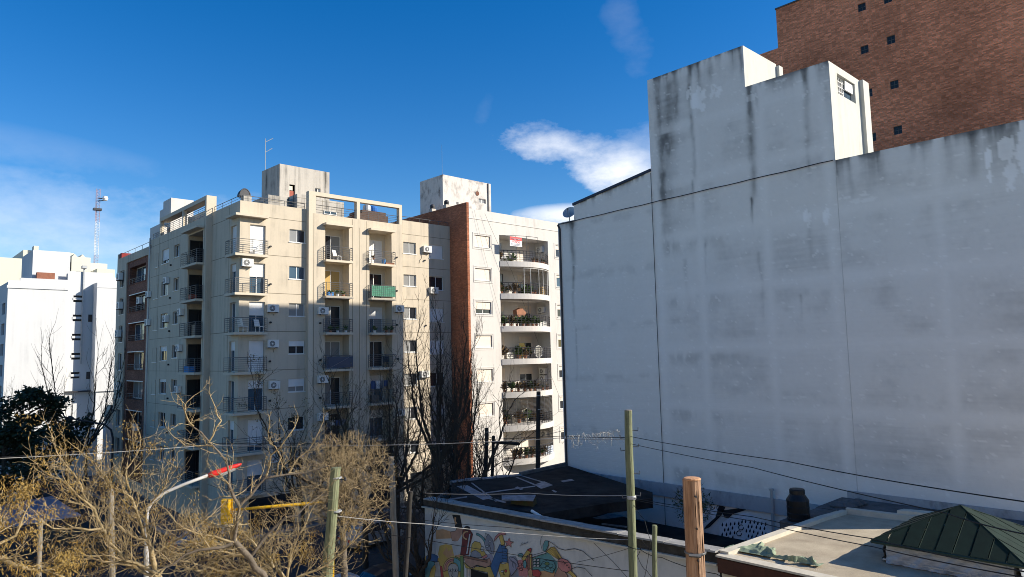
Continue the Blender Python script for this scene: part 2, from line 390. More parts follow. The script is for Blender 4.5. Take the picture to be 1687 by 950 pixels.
def railing(parent, pts, z, h=1.0, n=6, mat_=None, r=.014, rp=.02, step=1.05, name='railing', bars=None):
    mb = MB()
    for i in range(n): 
        zz = z + h*(i+1)/n
        mb.path([(p[0], p[1], zz) for p in pts], r if i < n-1 else r*1.8, 5)
    last = None
    for i in range(len(pts)-1):
        a, b = np.array(pts[i]), np.array(pts[i+1]); L = np.linalg.norm(b-a); k = max(1, int(round(L/step)))
        if L < .25: k = 1
        for j in range(k+1):
            q = a+(b-a)*j/k
            if last is not None and np.linalg.norm(q-last) < .3: continue
            mb.tube((q[0], q[1], z), (q[0], q[1], z+h), rp, n=5); last = q
    return obj(name, mb, mat_ or STEEL, parent)
def ac_proto():
    t = thing('air_conditioner', 'white split air conditioner', 'air conditioner', (0, 0, 0))
    mb = MB(); mb.box(-.40, .40, -.30, -.02, -.27, .27); mb.box(-.41, .41, -.31, -.01, .25, .285); obj('casing', mb, ACW, t)
    mb = MB()
    c = (-.10, -.312, 0); k = 20
    mb.poly([(c[0]+.215*math.cos(2*math.pi*i/k), -.309, .215*math.sin(2*math.pi*i/k)) for i in range(k)])
    g = obj('fan_grille', mb, ACG, t)
    mb = MB()
    for rr in (.21, .14, .07):
        mb.path([(c[0]+rr*math.cos(2*math.pi*i/k), -.318, rr*math.sin(2*math.pi*i/k)) for i in range(k+1)], .008, 4)
    for i in range(6): mb.tube((c[0], -.318, 0), (c[0]+.215*math.cos(i*math.pi/3+.3), -.318, .215*math.sin(i*math.pi/3+.3)), .006, n=4)
    mb.box(c[0]-.05, c[0]+.05, -.325, -.316, -.05, .05); obj('guard', mb, ACW, g)
    mb = MB()
    for x in (-.28, .28): mb.box(x-.02, x+.02, -.34, .16, -.325, -.275); mb.box(x-.02, x+.02, .12, .16, -.5, -.275)
    obj('bracket', mb, DSTEEL, t)
    return t
AC0 = ac_proto(); AC_USED = [False]
def ac(p, rz, label, group, s=1.0):
    o = AC0 if not AC_USED[0] else copy_tree(AC0); AC_USED[0] = True
    o.location = tuple(p); o.rotation_euler = (0, 0, rz); o.scale = (s, s, s); tag(o, label, 'air conditioner', group); return o
def cowl(parent, x, y, z, h=.8, r=.26):
    """masonry chimney stub with a louvred round cap"""
    mb = MB(); mb.box(x-r, x+r, y-r, y+r, z, z+h*.45); o = obj('chimney', mb, CONC, parent)
    mb = MB(); mb.lathe((x, y, z+h*.45), [(r*1.02, .0), (r*1.02, .05), (r*.8, .06), (r*.8, .1), (r*1.02, .11), (r*1.02, .16), (r*.8, .17), (r*.8, .21), (r*1.02, .22), (r*1.0, .30), (r*.8, .40), (r*.4, .46), (.03, .48)], 14)
    obj('cowl', mb, DSTEEL, o, smooth=False); return o
rng = random.Random(7)
ORD = ['top', 'second', 'third', 'fourth', 'fifth', 'sixth', 'seventh']

# ------------------------------------------------------------------ beige corner apartment block
BB = thing('apartment_building', 'beige corner apartment block with railed balconies and a framed roof terrace', 'building', (19.5, 49, 0))
FK = [19.55-2.8*k for k in range(7)]
FF, FB, FL, FV, FR = Face('y', 49.0), Face('y', 48.6), Face('x', 19.5), Face('x', 19.05), Face('y', 49.6)
holes = []
for F in FK:
    holes += [(20.25, 21.40, F+.02, F+2.22, .25), (23.24, 24.52, F+1.22, F+2.2, .16), ]
mb = MB(); FF.wall(mb, 19.5, 24.6, 0, 23.43, holes)
flh = [(33.47, 34.78, F+1.2, F+2.2, .16) for F in FK] + [(36.15, 37.72, F+1.0, F+2.2, .18) for F in FK]
FF.wall(mb, 33.1, 38.51, 0, 23.6, flh)
FB.wall(mb, 24.9, 33.1, 0, 23.1, [(25.97, 28.04, 2.55, 22.3, 1.0), (29.9, 32.03, 2.55, 22.3, 1.0)])
Face('x', 33.1).quad(mb, 48.6, 49, 0, 23.6, 0)
FL.wall(mb, 49.0, 54.4, 0, 23.43, [(49.58, 50.66, F+.02, F+2.2, .25) for F in FK])
Face('y', 54.4).quad(mb, 19.05, 19.5, 0, 23.1, 0)
vh = [(55.0, 58.3, 2.4, 22.1, 1.7)]
for F in FK: vh += [(60.4, 61.75, F+1.15, F+2.2, .2), (63.1, 64.95, F+.95, F+2.2, .2), (65.85, 67.0, F+.85, F+2.1, .2)]
FV.wall(mb, 54.4, 68.1, 0, 23.1, vh)
mb.box(19.06, 38.5, 66.0, 68.09, 0, 23.05)
mb.quad((38.5, 49, 0), (38.5, 66, 0), (38.5, 66, 23.6), (38.5, 49, 23.6))
wall = obj('wall', mb, BEIGE, BB)
mb = MB(); FR.wall(mb, 25.97, 28.04, 2.55, 22.3, [(26.2, 27.85, F+.02, F+2.15, .12) for F in FK]); FR.wall(mb, 29.9, 32.03, 2.55, 22.3, [(30.1, 31.75, F+.02, F+2.15, .12) for F in FK])
Face('x', 20.75).wall(mb, 55.0, 58.3, 2.4, 22.1, [(55.15, 58.1, F+.02, F+2.2, .12) for F in FK])
obj('recess_wall', mb, BEIGE_L, BB)
# roof, parapets
mb = MB(); mb.box(19.52, 38.48, 49.1, 66, 22.7, 22.9)
obj('roof', mb, DCONC, BB)
mb = MB()
mb.box(19.503, 24.6, 49.003, 49.18, 22.9, 23.428); mb.box(19.503, 19.68, 49.18, 54.4, 22.9, 23.428)
mb.box(33.1, 38.49, 49.003, 49.18, 22.9, 23.598); mb.box(24.91, 33.09, 48.603, 48.8, 22.5, 23.098)
mb.box(19.053, 19.25, 54.41, 68.08, 22.5, 23.098)
obj('parapet', mb, BEIGE, BB)
# floor joints and vertical grooves: thin dark strips laid on the render
mb = MB()
for i, F in enumerate([22.42]+[F+.08 for F in FK]):
    for a, b in ((21.45, 24.58), (33.12, 38.5)): FF.box(mb, a, b, F-.02, F+.02, -.004, .01)
    FF.box(mb, 19.5, 20.0, F-.02, F+.02, -.004, .01)
    FL.box(mb, 50.97, 54.4, F-.02, F+.02, -.004, .01)
    FV.box(mb, 58.4, 68.0, F-.015, F+.015, -.004, .01)
for u, a, b in ((28.35, 2.5, 23.0), (28.97, 2.5, 22.4), (29.62, 2.5, 23.0), (25.02, 2.5, 23.1)): FB.box(mb, u-.02, u+.02, a, b, -.004, .01)
FL.box(mb, 50.95, 50.99, 0, 23.3, -.004, .01)
FV.box(mb, 55.0-.3, 54.74, 0, 23.0, -.004, .01); FV.box(mb, 65.76, 65.80, 0, 23.0, -.004, .01)
obj('joint', mb, GROOVE, BB)
# windows
R2 = random.Random(3)
w1 = [(0, [GLASS_C, GLASS_D]), (0, [GLASS_B, GLASS_B]), (0, [GLASS_C, GLASS_C]), (.42, [GLASS_D, GLASS_D]), (.6, [GLASS_C, GLASS_C]), (0, [GLASS_D, GLASS_D]), (.3, [GLASS_D, GLASS_D])]
cd = [1.0, .45, .45, 1.0, .28, .8, .5]
for k, F in enumerate(FK):
    window(BB, FF, 23.24, 24.52, F+1.22, F+2.2, .15, w1[k][1], w1[k][0], mull=1)
    window(BB, FF, 20.25, 21.40, F+.02, F+2.22, .24, [GLASS_B, GLASS_B], cd[k], sill=False, name='balcony_door')
    window(BB, FL, 49.58, 50.66, F+.02, F+2.2, .24, [GLASS_D, GLASS_B], [.9, .25, 0, .3, 0, .3, 0][k], sill=False, name='balcony_door')
    window(BB, FF, 33.47, 34.78, F+1.2, F+2.2, .15, [GLASS_C, GLASS_C if k < 2 else GLASS_D], 0)
    window(BB, FF, 36.15, 37.72, F+1.0, F+2.2, .17, [GLASS_D, GLASS_D], [1, 0, .95, 1, 0, 1, .6][k])
    b1 = [[GLASS_D, GLASS_C], [GLASS_Y, GLASS_Y], [GLASS_C, GLASS_D], [GLASS_C, GLASS_C], [GLASS_C, GLASS_D], [GLASS_D, GLASS_D], [GLASS_D, GLASS_D]][k]
    b2 = [[SHUT, SHUT], [GLASS_D, GLASS_D], [GLASS_B, GLASS_C], [GLASS_D, GLASS_D], [GLASS_C, GLASS_B], [GLASS_B, GLASS_B], [GLASS_D, GLASS_D]][k]
    window(BB, FR, 26.2, 27.85, F+.02, F+2.15, .10, b1, 0, sill=False, name='balcony_door')
    window(BB, FR, 30.1, 31.75, F+.02, F+2.15, .10, b2, [0, 0, .45, 0, .3, .3, 0][k], sill=False, name='balcony_door')
    window(BB, Face('x', 20.75), 55.15, 58.1, F+.02, F+2.2, .10, [GLASS_D, GLASS_D], 0, sill=False, name='balcony_door', fmat=STEEL)
    window(BB, Face('y', 58.2), 19.15, 20.7, F+.02, F+2.2, .05, [GLASS_D, GLASS_D], 0, sill=False, name='balcony_door', fmat=DSTEEL)
    window(BB, FV, 60.4, 61.75, F+1.15, F+2.2, .19, [GLASS_D, GLASS_D], .0)
    window(BB, FV, 63.1, 64.95, F+.95, F+2.2, .19, [GLASS_D, GLASS_D], [.75, .0, .0, .35, .2, .0, 0][k])
    window(BB, FV, 65.85, 67.0, F+.85, F+2.1, .19, GLASS_D, 0, mull=0)
# ground floor openings
for a, b in ((20.4, 23.8), (26.2, 28), (30, 32), (34, 37.4)):
    mb = MB(); (FB if 24.6 < a < 33 else FF).box(mb, a, b, .1, 2.3, -.02, .02); obj('shop_front', mb, GLASS_D, BB)
# balconies and canopies
def balcony(parent, F, kind, rail=True):
    mb = MB(); z0, z1 = F-.17, F
    if kind == 'corner':
        mb.prism([(21.4, 49, z0), (19.5, 49, z0), (19.5, 50.42, z0), (19.0, 50.42, z0), (19.0, 48.48, z0), (21.4, 48.48, z0)], (0, 0, z1-z0))
        pts = [(21.37, 48.98), (21.37, 48.52), (19.04, 48.52), (19.04, 50.38), (19.48, 50.38)]
    elif kind == 'bay1': mb.box(25.78, 28.12, 48.06, 49.6, z0, z1); pts = [(28.08, 48.58), (28.08, 48.10), (25.82, 48.10), (25.82, 48.58)]
    elif kind == 'bay2': mb.box(29.75, 32.1, 48.06, 49.6, z0, z1); pts = [(32.06, 48.58), (32.06, 48.10), (29.79, 48.10), (29.79, 48.58)]
    else: mb.box(18.5, 20.75, 54.8, 58.45, z0, z1); pts = [(19.03, 54.84), (18.54, 54.84), (18.54, 58.41), (19.03, 58.41)]
    o = obj('balcony' if rail else 'canopy', mb, BEIGE_L, parent)
    if rail:
        railing(o, pts, F, 1.03, 7, STEEL, .013, .02)
    return o
for k, F in enumerate(FK):
    for kd in ('corner', 'bay1', 'bay2', 'left'): balcony(BB, F, kd)
for kd in ('corner', 'bay1', 'bay2', 'left'):
    balcony(BB, 22.42, kd, False)
# green privacy cloth on one railing, a panel coloured like a blue reflection on another
mb = MB()
for i in range(24):
    a, b = 29.8+2.26*i/24, 29.8+2.26*(i+1)/24
    mb.quad((a, 48.085+.02*(i % 2), FK[1]+.12), (b, 48.085+.02*((i+1) % 2), FK[1]+.12), (b, 48.085+.02*((i+1) % 2), FK[1]+.98), (a, 48.085+.02*(i % 2), FK[1]+.98))
tag(obj('privacy_cloth', mb, mat('green_shade_cloth', (.06, .20, .13), .8, .3, 5), None, org=(29.8, 48.1, FK[1])), 'green shade cloth tied round the second balcony railing of the beige block', 'cloth')
mb = MB(); mb.box(25.83, 28.07, 48.075, 48.085, FK[3]+.1, FK[3]+.95); obj('blue_reflection_panel', mb, glass('blue_reflection_tint', (.05, .075, .12), .15), BB)
# roof terrace frame over the bay
mb = MB(); mb.box(24.9, 33.1, 48.6, 49.02, 24.5, 24.8)
for a, b in ((24.9, 25.18), (28.76, 29.05), (32.83, 33.1)): mb.box(a, b, 48.602, 49.018, 23.1, 24.5)
mb.box(24.6, 24.899, 48.597, 49.05, 0.01, 24.8)
obj('terrace_frame', mb, BEIGE_L, BB)
railing(BB, [(25.2, 48.9), (28.75, 48.9)], 23.1, .75, 4); railing(BB, [(29.06, 48.9), (32.82, 48.9)], 23.1, .75, 5); railing(BB, [(33.2, 49.1), (38.4, 49.1)], 23.6, .35, 1)
railing(BB, [(24.5, 49.1), (19.6, 49.1), (19.6, 54.3)], 23.43, .42, 2, step=1.8)
# left roof pergola
mb = MB(); mb.box(19.05, 19.8, 54.4, 54.75, 23.102, 24.74); mb.box(19.05, 19.8, 54.75, 65.9, 24.42, 24.738); mb.box(19.06, 19.35, 59.7, 59.95, 23.1, 24.42); mb.box(19.06, 19.35, 65.6, 65.9, 23.1, 24.42)
obj('pergola', mb, BEIGE_L, BB)
railing(BB, [(19.15, 54.8), (19.15, 65.6)], 23.1, .8, 5, step=1.6); railing(BB, [(19.15, 65.9), (19.15, 68.0)], 23.1, .5, 3)
# plated roof rooms
def plated(x0, x1, y0, y1, z0, z1, m=None):
    mb = MB(); mb.box(x0, x1, y0, y1, z0, z1); o = obj('roof_room', mb, m or CONC, BB)
    g = MB(); z = z0+.3
    while z < z1-.1: g.box(x0-.004, x1+.004, y0-.004, y1+.004, z-.012, z+.012); z += .38
    x = x0+.9
    while x < x1-.2: g.box(x-.01, x+.01, y0-.0035, y0+.01, z0, z1-.02); x += 1.3
    obj('joint', g, GROOVE, o); return o
plated(22.68, 24.4, 51.5, 54.5, 22.9, 24.76); plated(24.76, 26.1, 50.9, 54.0, 22.9, 25.02); plated(26.1, 28.95, 51.0, 54.0, 22.9, 24.88)
window(BB, Face('y', 50.99), 27.1, 28.27, 23.68, 23.98, .0, GLASS_B, sill=False)
mb = MB(); mb.box(30.6, 33.4, 51.2, 53.6, 22.9, 24.25); mb.box(30.9, 33.3, 51.4, 53.5, 24.25, 24.6); obj('roof_room', mb, mat('dark_brown_roof_shed', (.10, .065, .05), .9, .3, 4), BB)
tk = thing('water_tank', 'small grey roof tank with a blue lid behind the terrace frame', 'tank', (32.0, 51.9, 24.6))
mb = MB(); mb.lathe((31.7, 51.9, 24.6), [(.34, 0), (.36, .2), (.34, .5), (.2, .62)], 14); obj('drum', mb, GALV, tk)
mb = MB(); mb.lathe((32.5, 52.1, 24.6), [(.38, 0), (.42, .15), (.40, .42), (.24, .6), (.1, .64)], 14); obj('lid', mb, paint('blue_plastic', (.03, .14, .42)), tk)
# lift tower on the roof, with its door and little window
mb = MB(); FT = Face('y', 54.0); FT.wall(mb, 24.72, 29.25, 22.9, 28.12, [(25.58, 26.08, 25.2, 26.52, .15), (27.9, 28.4, 26.2, 26.55, .15)])
mb.quad((24.72, 54, 22.9), (24.72, 57.5, 22.9), (24.72, 57.5, 28.2), (24.72, 54, 28.12)); mb.quad((29.25, 54, 22.9), (29.25, 57.5, 22.9), (29.25, 57.5, 28.2), (29.25, 54, 28.12))
mb.quad((24.72, 57.5, 22.9), (29.25, 57.5, 22.9), (29.25, 57.5, 28.2), (24.72, 57.5, 28.2)); mb.quad((24.72, 54, 28.12), (29.25, 54, 28.12), (29.25, 57.5, 28.2), (24.72, 57.5, 28.2))
tw = obj('lift_tower', mb, CONC, BB)
mb = MB(); FT.box(mb, 25.6, 26.06, 25.2, 26.0, .1, .14); obj('door', mb, mat('rust_red_door', (.30, .06, .03), .6, .25, 5), tw)
mb = MB(); FT.box(mb, 25.6, 25.9, 26.05, 26.4, .1, .14); obj('shutter', mb, SHUT_B, tw)
window(tw, FT, 27.9, 28.4, 26.2, 26.55, .14, [GLASS_D, GLASS_C], sill=False)
mb = MB(); mb.box(24.72, 29.25, 53.99, 57.51, 28.0, 28.0+.001); 
# white stair block at the back of the left wing
mb = MB(); mb.box(20.0, 21.95, 66.0, 68.2, 23.0, 26.78); mb.box(20.003, 21.9, 68.2, 69.2, 23.0, 26.1); mb.box(19.6, 21.8, 67.0, 70.6, 22.9, 24.6); obj('stair_block', mb, WHITE, BB)
mb = MB(); mb.box(21.2, 24.0, 60.5, 64.0, 22.9, 24.9); mb.box(20.4, 20.9, 62.4, 62.7, 22.9, 24.5); obj('roof_room', mb, BEIGE_L, BB)
mb = MB(); mb.box(19.3, 19.9, 66.2, 67.9, 23.0, 24.1); obj('parapet_block', mb, WHITE, BB)
mb = MB(); p = ony(412, 330, 51); 
cw = [(20.85, 51.2)]
mb.box(20.55, 21.15, 51.0, 51.6, 22.9, 24.35); ch = obj('chimney', mb, CONC, BB)
mb = MB(); mb.path([(20.85+.42*math.cos(a), 51.5, 24.32+.62*math.sin(a)) for a in np.linspace(-.1, math.pi+.1, 12)], .05, 6)
mb.prism([(20.85+.42*math.cos(a), 51.48, 24.32+.62*math.sin(a)) for a in np.linspace(0, math.pi, 12)], (0, .5, 0)); obj('cowl', mb, DSTEEL, ch)
# vent outlets: short black stubs
for px, py, yy in ((445, 406, 49), (445, 468, 49), (445, 531, 49), (444, 595, 49), (444, 660, 49), (443, 724, 49), (527, 532, 48.6), (527, 593, 48.6), (527, 655, 48.6), (653, 424, 48.6), (653, 479, 48.6), (653, 535, 48.6), (655, 591, 48.6), (699, 429, 49), (701, 536, 49)):
    p = ony(px, py, yy); mb = MB(); mb.tube((p[0], yy+.02, p[2]), (p[0], yy-.14, p[2]), .075, n=8); obj('vent_outlet', mb, PIPE, BB)
for y, z in [(62.4, F+.62) for F in FK[:6]]:
    mb = MB(); mb.tube((19.07, y, z), (18.92, y, z), .075, n=8); obj('vent_outlet', mb, PIPE, BB)
mb = MB(); mb.tube((18.98, 68.3, 0), (18.98, 68.3, 23.3), .07, n=8); obj('downpipe', mb, GALV, BB)
# antennas
an = thing('antenna', 'thin television aerial on the stained lift tower of the beige block', 'antenna', (24.8, 57.0, 28.2))
mb = MB(); mb.tube((24.8, 57.0, 28.1), (24.8, 57.0, 31.0), .03, n=5); obj('mast', mb, GALV, an)
mb = MB(); mb.tube((24.8, 57.0, 30.7), (25.45, 57.0, 31.15), .025, n=4); mb.tube((24.8, 57.0, 29.8), (25.4, 57.0, 30.25), .025, n=4); obj('aerial', mb, GALV, an)
# air conditioners on the beige block
G1 = 'air conditioners on the sunny front of the beige block'
for px, py, yy, lab in ((406, 433, 49, 'sunlit white air conditioner under the topmost corner balcony of the beige block'),
    (448, 508, 49, 'white air conditioner beside the third corner balcony, just below the shadow line'),
    (448, 566, 49, 'white air conditioner beside the fourth corner balcony from the top of the beige block'),
    (450, 634, 49, 'white air conditioner beside the corner balcony door with blue curtains'),
    (449, 755, 49, 'lowest white air conditioner right of the corner balconies, behind pale bare twigs'),
    (530.5, 512, 48.6, 'white air conditioner left of the third left bay balcony from the top'),
    (530, 624.5, 48.6, 'white air conditioner left of the fifth left bay balcony, above the twiggy tree'),
    (530, 686, 48.6, 'lower white air conditioner left of the sixth left bay balcony, behind the bare crown'),
    (656, 508.5, 48.6, 'white air conditioner at the right edge of the bay beside a dark railed balcony'),
    (657, 679, 48.6, 'air conditioner at the right edge of the bay low behind dark branches'),
    (702, 411, 49, 'sunlit white air conditioner beside the shuttered top window on the beige flank'),
    (713, 478.5, 49, 'white air conditioner hung on the sill of the dark flank window beside the brick wall'),
    (698, 616, 49, 'air conditioner on the flank wall half hidden by dark bare branches')):
    p = ony(px, py, yy); ac((p[0], yy, p[2]), 0, lab, G1)
G2 = 'air conditioners on the shaded side of the beige block'
for px, py, lab in ((277, 462, 'white air conditioner over the second window down on the shaded beige side'),
    (276, 525, 'white air conditioner over the third window down on the shaded beige side'),
    (300.5, 514, 'white air conditioner left of the third side balcony from the top of the beige block'),
    (298, 573, 'white air conditioner left of the fourth side balcony from the top of the beige block'),
    (296, 641, 'white air conditioner left of the fifth side balcony from the top of the beige block'),
    (247, 485, 'upper white air conditioner next to the downpipe between beige block and brick panelled block'),
    (246, 531, 'lower white air conditioner next to the downpipe between beige block and brick panelled block')):
    p = onx(px, py, 19.05); ac((19.05, p[1], p[2]), -math.pi/2, lab, G2)

# ------------------------------------------------------------------ brick panelled block next door
BW = thing('apartment_building', 'lower apartment block with a brown brick window panel beside the beige block', 'building', (19.3, 69, 0))
FW_ = Face('x', 19.3)
ZP = [19.72-2.8*k for k in range(7)]
mb = MB(); FW_.wall(mb, 68.1, 80.5, 0, 22.75, [(69.95, 77.1, 1.0, 22.0, .12)] + [(77.75, 79.3, z-.05, z+1.65, .2) for z in ZP])
mb.quad((19.3, 80.5, 0), (30, 80.5, 0), (30, 80.5, 22.75), (19.3, 80.5, 22.75)); mb.quad((19.3, 68.1, 22.5), (30, 68.1, 22.5), (30, 80.5, 22.5), (19.3, 80.5, 22.5))
mb.box(19.3, 19.6, 68.3, 69.75, 22.5, 23.25); mb.box(19.303, 19.6, 80.0, 80.49, 22.4, 23.25)
obj('wall', mb, BEIGE, BW)
FP = Face('x', 19.42)
mb = MB(); FP.wall(mb, 69.95, 77.1, 1.0, 22.0, [(71.0, 76.2, z, z+1.68, .7) for z in ZP])
obj('brick_panel', mb, BRICK_WG, BW)
mb = MB()
for z in ZP: FP.box(mb, 70.9, 76.3, z-.07, z, -.06, .1)
obj('sill_course', mb, BRICK_WG, BW)
for k, z in enumerate(ZP):
    window(BW, FP, 71.0, 76.2, z, z+1.68, .65, [[GLASS_D, GLASS_B, GLASS_B], [GLASS_D, GLASS_D, GLASS_D], [GLASS_D, GLASS_C, GLASS_B], [GLASS_D, GLASS_B, GLASS_C], [GLASS_D, GLASS_C, GLASS_C], [GLASS_D, GLASS_D, GLASS_D], [GLASS_D, GLASS_D, GLASS_D]][k], 0, sill=False, mull=2, border=.09)
    railing(BW, [(19.4, 71.0), (19.4, 76.2)], z, .5, 3)
    window(BW, FW_, 77.75, 79.3, z-.05, z+1.65, .19, GLASS_D, 0, mull=1)
    if k: mb = MB(); FP.box(mb, 70.95, 76.25, z+1.68, z+1.76, -.03, .1); obj('lintel', mb, ALU, BW)
mb = MB(); mb.box(19.35, 21, 79.2, 79.95, 22.75, 23.3); obj('roof_shed', mb, mat('dark_red_paint', (.22, .02, .02), .7, .2), BW)
railing(BW, [(19.4, 69.8), (19.4, 79.4)], 22.75, .45, 1, step=2.5)
for px, py, lab, g in ((196, 455.5, 'topmost air conditioner on the far corner of the brick panelled block', 0), (196, 503, 'second air conditioner from the top on the far corner of the brick panelled block', 0),
    (193.5, 549, 'third air conditioner from the top on the far corner of the brick panelled block', 0), (193, 636, 'lowest air conditioner on the far corner of the brick panelled block', 0),
    (228, 495, 'air conditioner hung across the second brick framed window from the top', 1), (221, 704, 'air conditioner in the lowest visible brick framed window', 1)):
    p = onx(px, py, 19.0); ac((19.25, p[1], p[2]), -math.pi/2, lab, 'air conditioners on the brick panelled block', 1.25 if not g else 1.1)

# ------------------------------------------------------------------ white block with curved balconies and brick party wall
VB = thing('apartment_building', 'white apartment block with curved railed balconies and a tall brick party wall', 'building', (38.5, 46.58, 0))
FW2 = Face('y', 46.58)
ZS = [20.47-2.975*k for k in range(7)]
hl = []
for z in ZS: hl += [(39.38, 41.23, z+1.08, z+2.14, .22), (42.33, 48.75, z-.3 if z < 3 else z-.2, z+2.42, 1.75), (49.85, 51.3, z+.98, z+2.14, .2)]
mb = MB(); FW2.wall(mb, 38.76, 58, 0, 24.9, hl)
mb.quad((58, 46.58, 0), (58, 62, 0), (58, 62, 24.9), (58, 46.58, 24.9)); mb.quad((38.76, 46.58, 24.6), (58, 46.58, 24.6), (58, 62, 24.6), (38.76, 62, 24.6)); mb.quad((38.76, 62, 0), (58, 62, 0), (58, 62, 24.9), (38.76, 62, 24.9))
obj('wall', mb, WHITE, VB)
mb = MB(); mb.box(38.76, 58, 46.583, 46.8, 24.6, 24.895); mb.box(38.7, 58, 46.54, 46.58, 24.02, 24.06); obj('parapet', mb, WHITE, VB)
mb = MB(); mb.box(38.5, 38.757, 46.55, 61, 0, 25.42); obj('party_wall', mb, BRICK_PW, VB)
FBK = Face('y', 48.32)
mb = MB(); FBK.wall(mb, 42.33, 48.75, 2.0, 23, [(42.6, 44.3, z+.02, z+2.1, .1) for z in ZS]+[(46.2, 47.9, z+.02, z+2.1, .1) for z in ZS]); obj('recess_wall', mb, WHITE, VB)
def arc(x0, x1, y, b, n=18):
    out = []
    for i in range(n+1):
        t = i/n; out.append((x0+(x1-x0)*t, y-b*4*t*(1-t)*(1.0+.25*(t-.5))))
    return out
AR = arc(42.33, 48.75, 46.5, 1.15)
for k, z in enumerate(ZS):
    window(VB, FW2, 39.38, 41.23, z+1.08, z+2.14, .2, GLASS_D, [1, 1, .62, 1, 1, 1, 1][k], SHUT_V)
    mb = MB()
    for a, b, c, d in ((39.17, 41.44, z+2.26, z+2.36), (39.17, 41.44, z+.86, z+.96), (39.17, 39.27, z+.96, z+2.26), (41.34, 41.44, z+.96, z+2.26)): FW2.box(mb, a, b, c, d, -.03, .01)
    obj('surround', mb, WHITE, VB)
    window(VB, FW2, 49.85, 51.3, z+.98, z+2.14, .18, GLASS_B if k == 1 else GLASS_D, .35 if k != 1 else .2, SHUT_V)
    mb = MB()
    for a, b, c, d in ((49.62, 51.5, z+2.26, z+2.36), (49.62, 51.5, z+.76, z+.86), (49.62, 49.72, z+.86, z+2.26)): FW2.box(mb, a, b, c, d, -.03, .01)
    obj('surround', mb, WHITE, VB)
    mb = MB()
    mb.prism([(x, y, z-.50) for x, y in AR] + [(48.74, 48.31, z-.50), (42.34, 48.31, z-.50)], (0, 0, .5)); o = obj('balcony', mb, WHITE, VB)
    railing(o, [(x, y+.12) for x, y in AR][::1], z, 1.0, 5, DSTEEL, .02, .028, step=.9)
    window(VB, FBK, 42.6, 44.3, z+.02, z+2.1, .08, [GLASS_D, GLASS_C], [0, 0, .3, 1, .9, 0, .2][k], SHUT_V, sill=False, name='balcony_door', fmat=DSTEEL if k in (1, 5) else ALU)
    window(VB, FBK, 46.2, 47.9, z+.02, z+2.1, .08, [GLASS_D, GLASS_D], [.95, .4, .35, .3, .3, .7, 1][k], SHUT_V, sill=False, name='balcony_door')
# metal screens closing some balconies
def screen(k, x0i, x1i, n, hmat, rows=0, name='balcony_screen'):
    z = ZS[k]; mb = MB(); P = AR[x0i:x1i+1]
    for i in np.linspace(0, len(P)-1, n):
        p = P[int(round(i))]; mb.tube((p[0], p[1]+.1, z), (p[0], p[1]+.1, z+2.38), .024, n=5)
    mb.path([(x, y+.1, z+2.38) for x, y in P], .024, 5)
    for r_ in range(rows): mb.path([(x, y+.1, z+1.1+r_*.11) for x, y in P], .011, 4)
    obj(name, mb, hmat, VB)
screen(0, 0, 11, 4, STEEL); screen(1, 6, 18, 6, ALU); screen(5, 0, 18, 7, STEEL, 11); screen(2, 0, 7, 2, DSTEEL)
# roof box of the white block
mb = MB(); FT2 = Face('y', 52.0); FT2.wall(mb, 40.11, 46.25, 24.6, 29.3, [(44.6, 45.55, 27.15, 27.6, .2)])
for x in (40.11, 46.25): mb.quad((x, 52, 24.6), (x, 55.7, 24.6), (x, 55.7, 29.3), (x, 52, 29.3))
mb.quad((40.11, 55.7, 24.6), (46.25, 55.7, 24.6), (46.25, 55.7, 29.3), (40.11, 55.7, 29.3)); mb.quad((40.11, 52, 29.3), (46.25, 52, 29.3), (46.25, 55.7, 29.3), (40.11, 55.7, 29.3))
rt = obj('lift_tower', mb, WHITE_D, VB)
window(rt, FT2, 44.6, 45.55, 27.15, 27.6, .18, GLASS_C, sill=False)
mb = MB(); mb.tube((44.43, 52.02, 28.05), (44.43, 51.95, 28.05), .22, n=16); obj('round_vent', mb, mat('rusty_steel', (.16, .06, .035), .8, .3, 8), rt)
mb = MB(); mb.box(45.8, 45.92, 51.9, 51.998, 24.9, 29.28); obj('downpipe', mb, DSTEEL, rt)
mb = MB(); FT2.box(mb, 41.75, 42.0, 26.6, 26.85, -.02, .02); obj('vent', mb, DSTEEL, rt)
cowl(VB, 39.0, 52.2, 25.3, 1.1, .24); cowl(VB, 39.05, 50.1, 25.35, 1.1, .24); cowl(VB, 47.8, 50.5, 24.6, .95, .34); cowl(VB, 46.4, 51.5, 24.6, .8, .3)
an = thing('antenna', 'hair-thin whip aerial above the weathered white roof box', 'antenna', (42.0, 54, 29.3)); mb = MB(); mb.tube((41.6, 54, 29.3), (41.6, 54, 33.0), .018, n=4); obj('whip', mb, GALV, an)
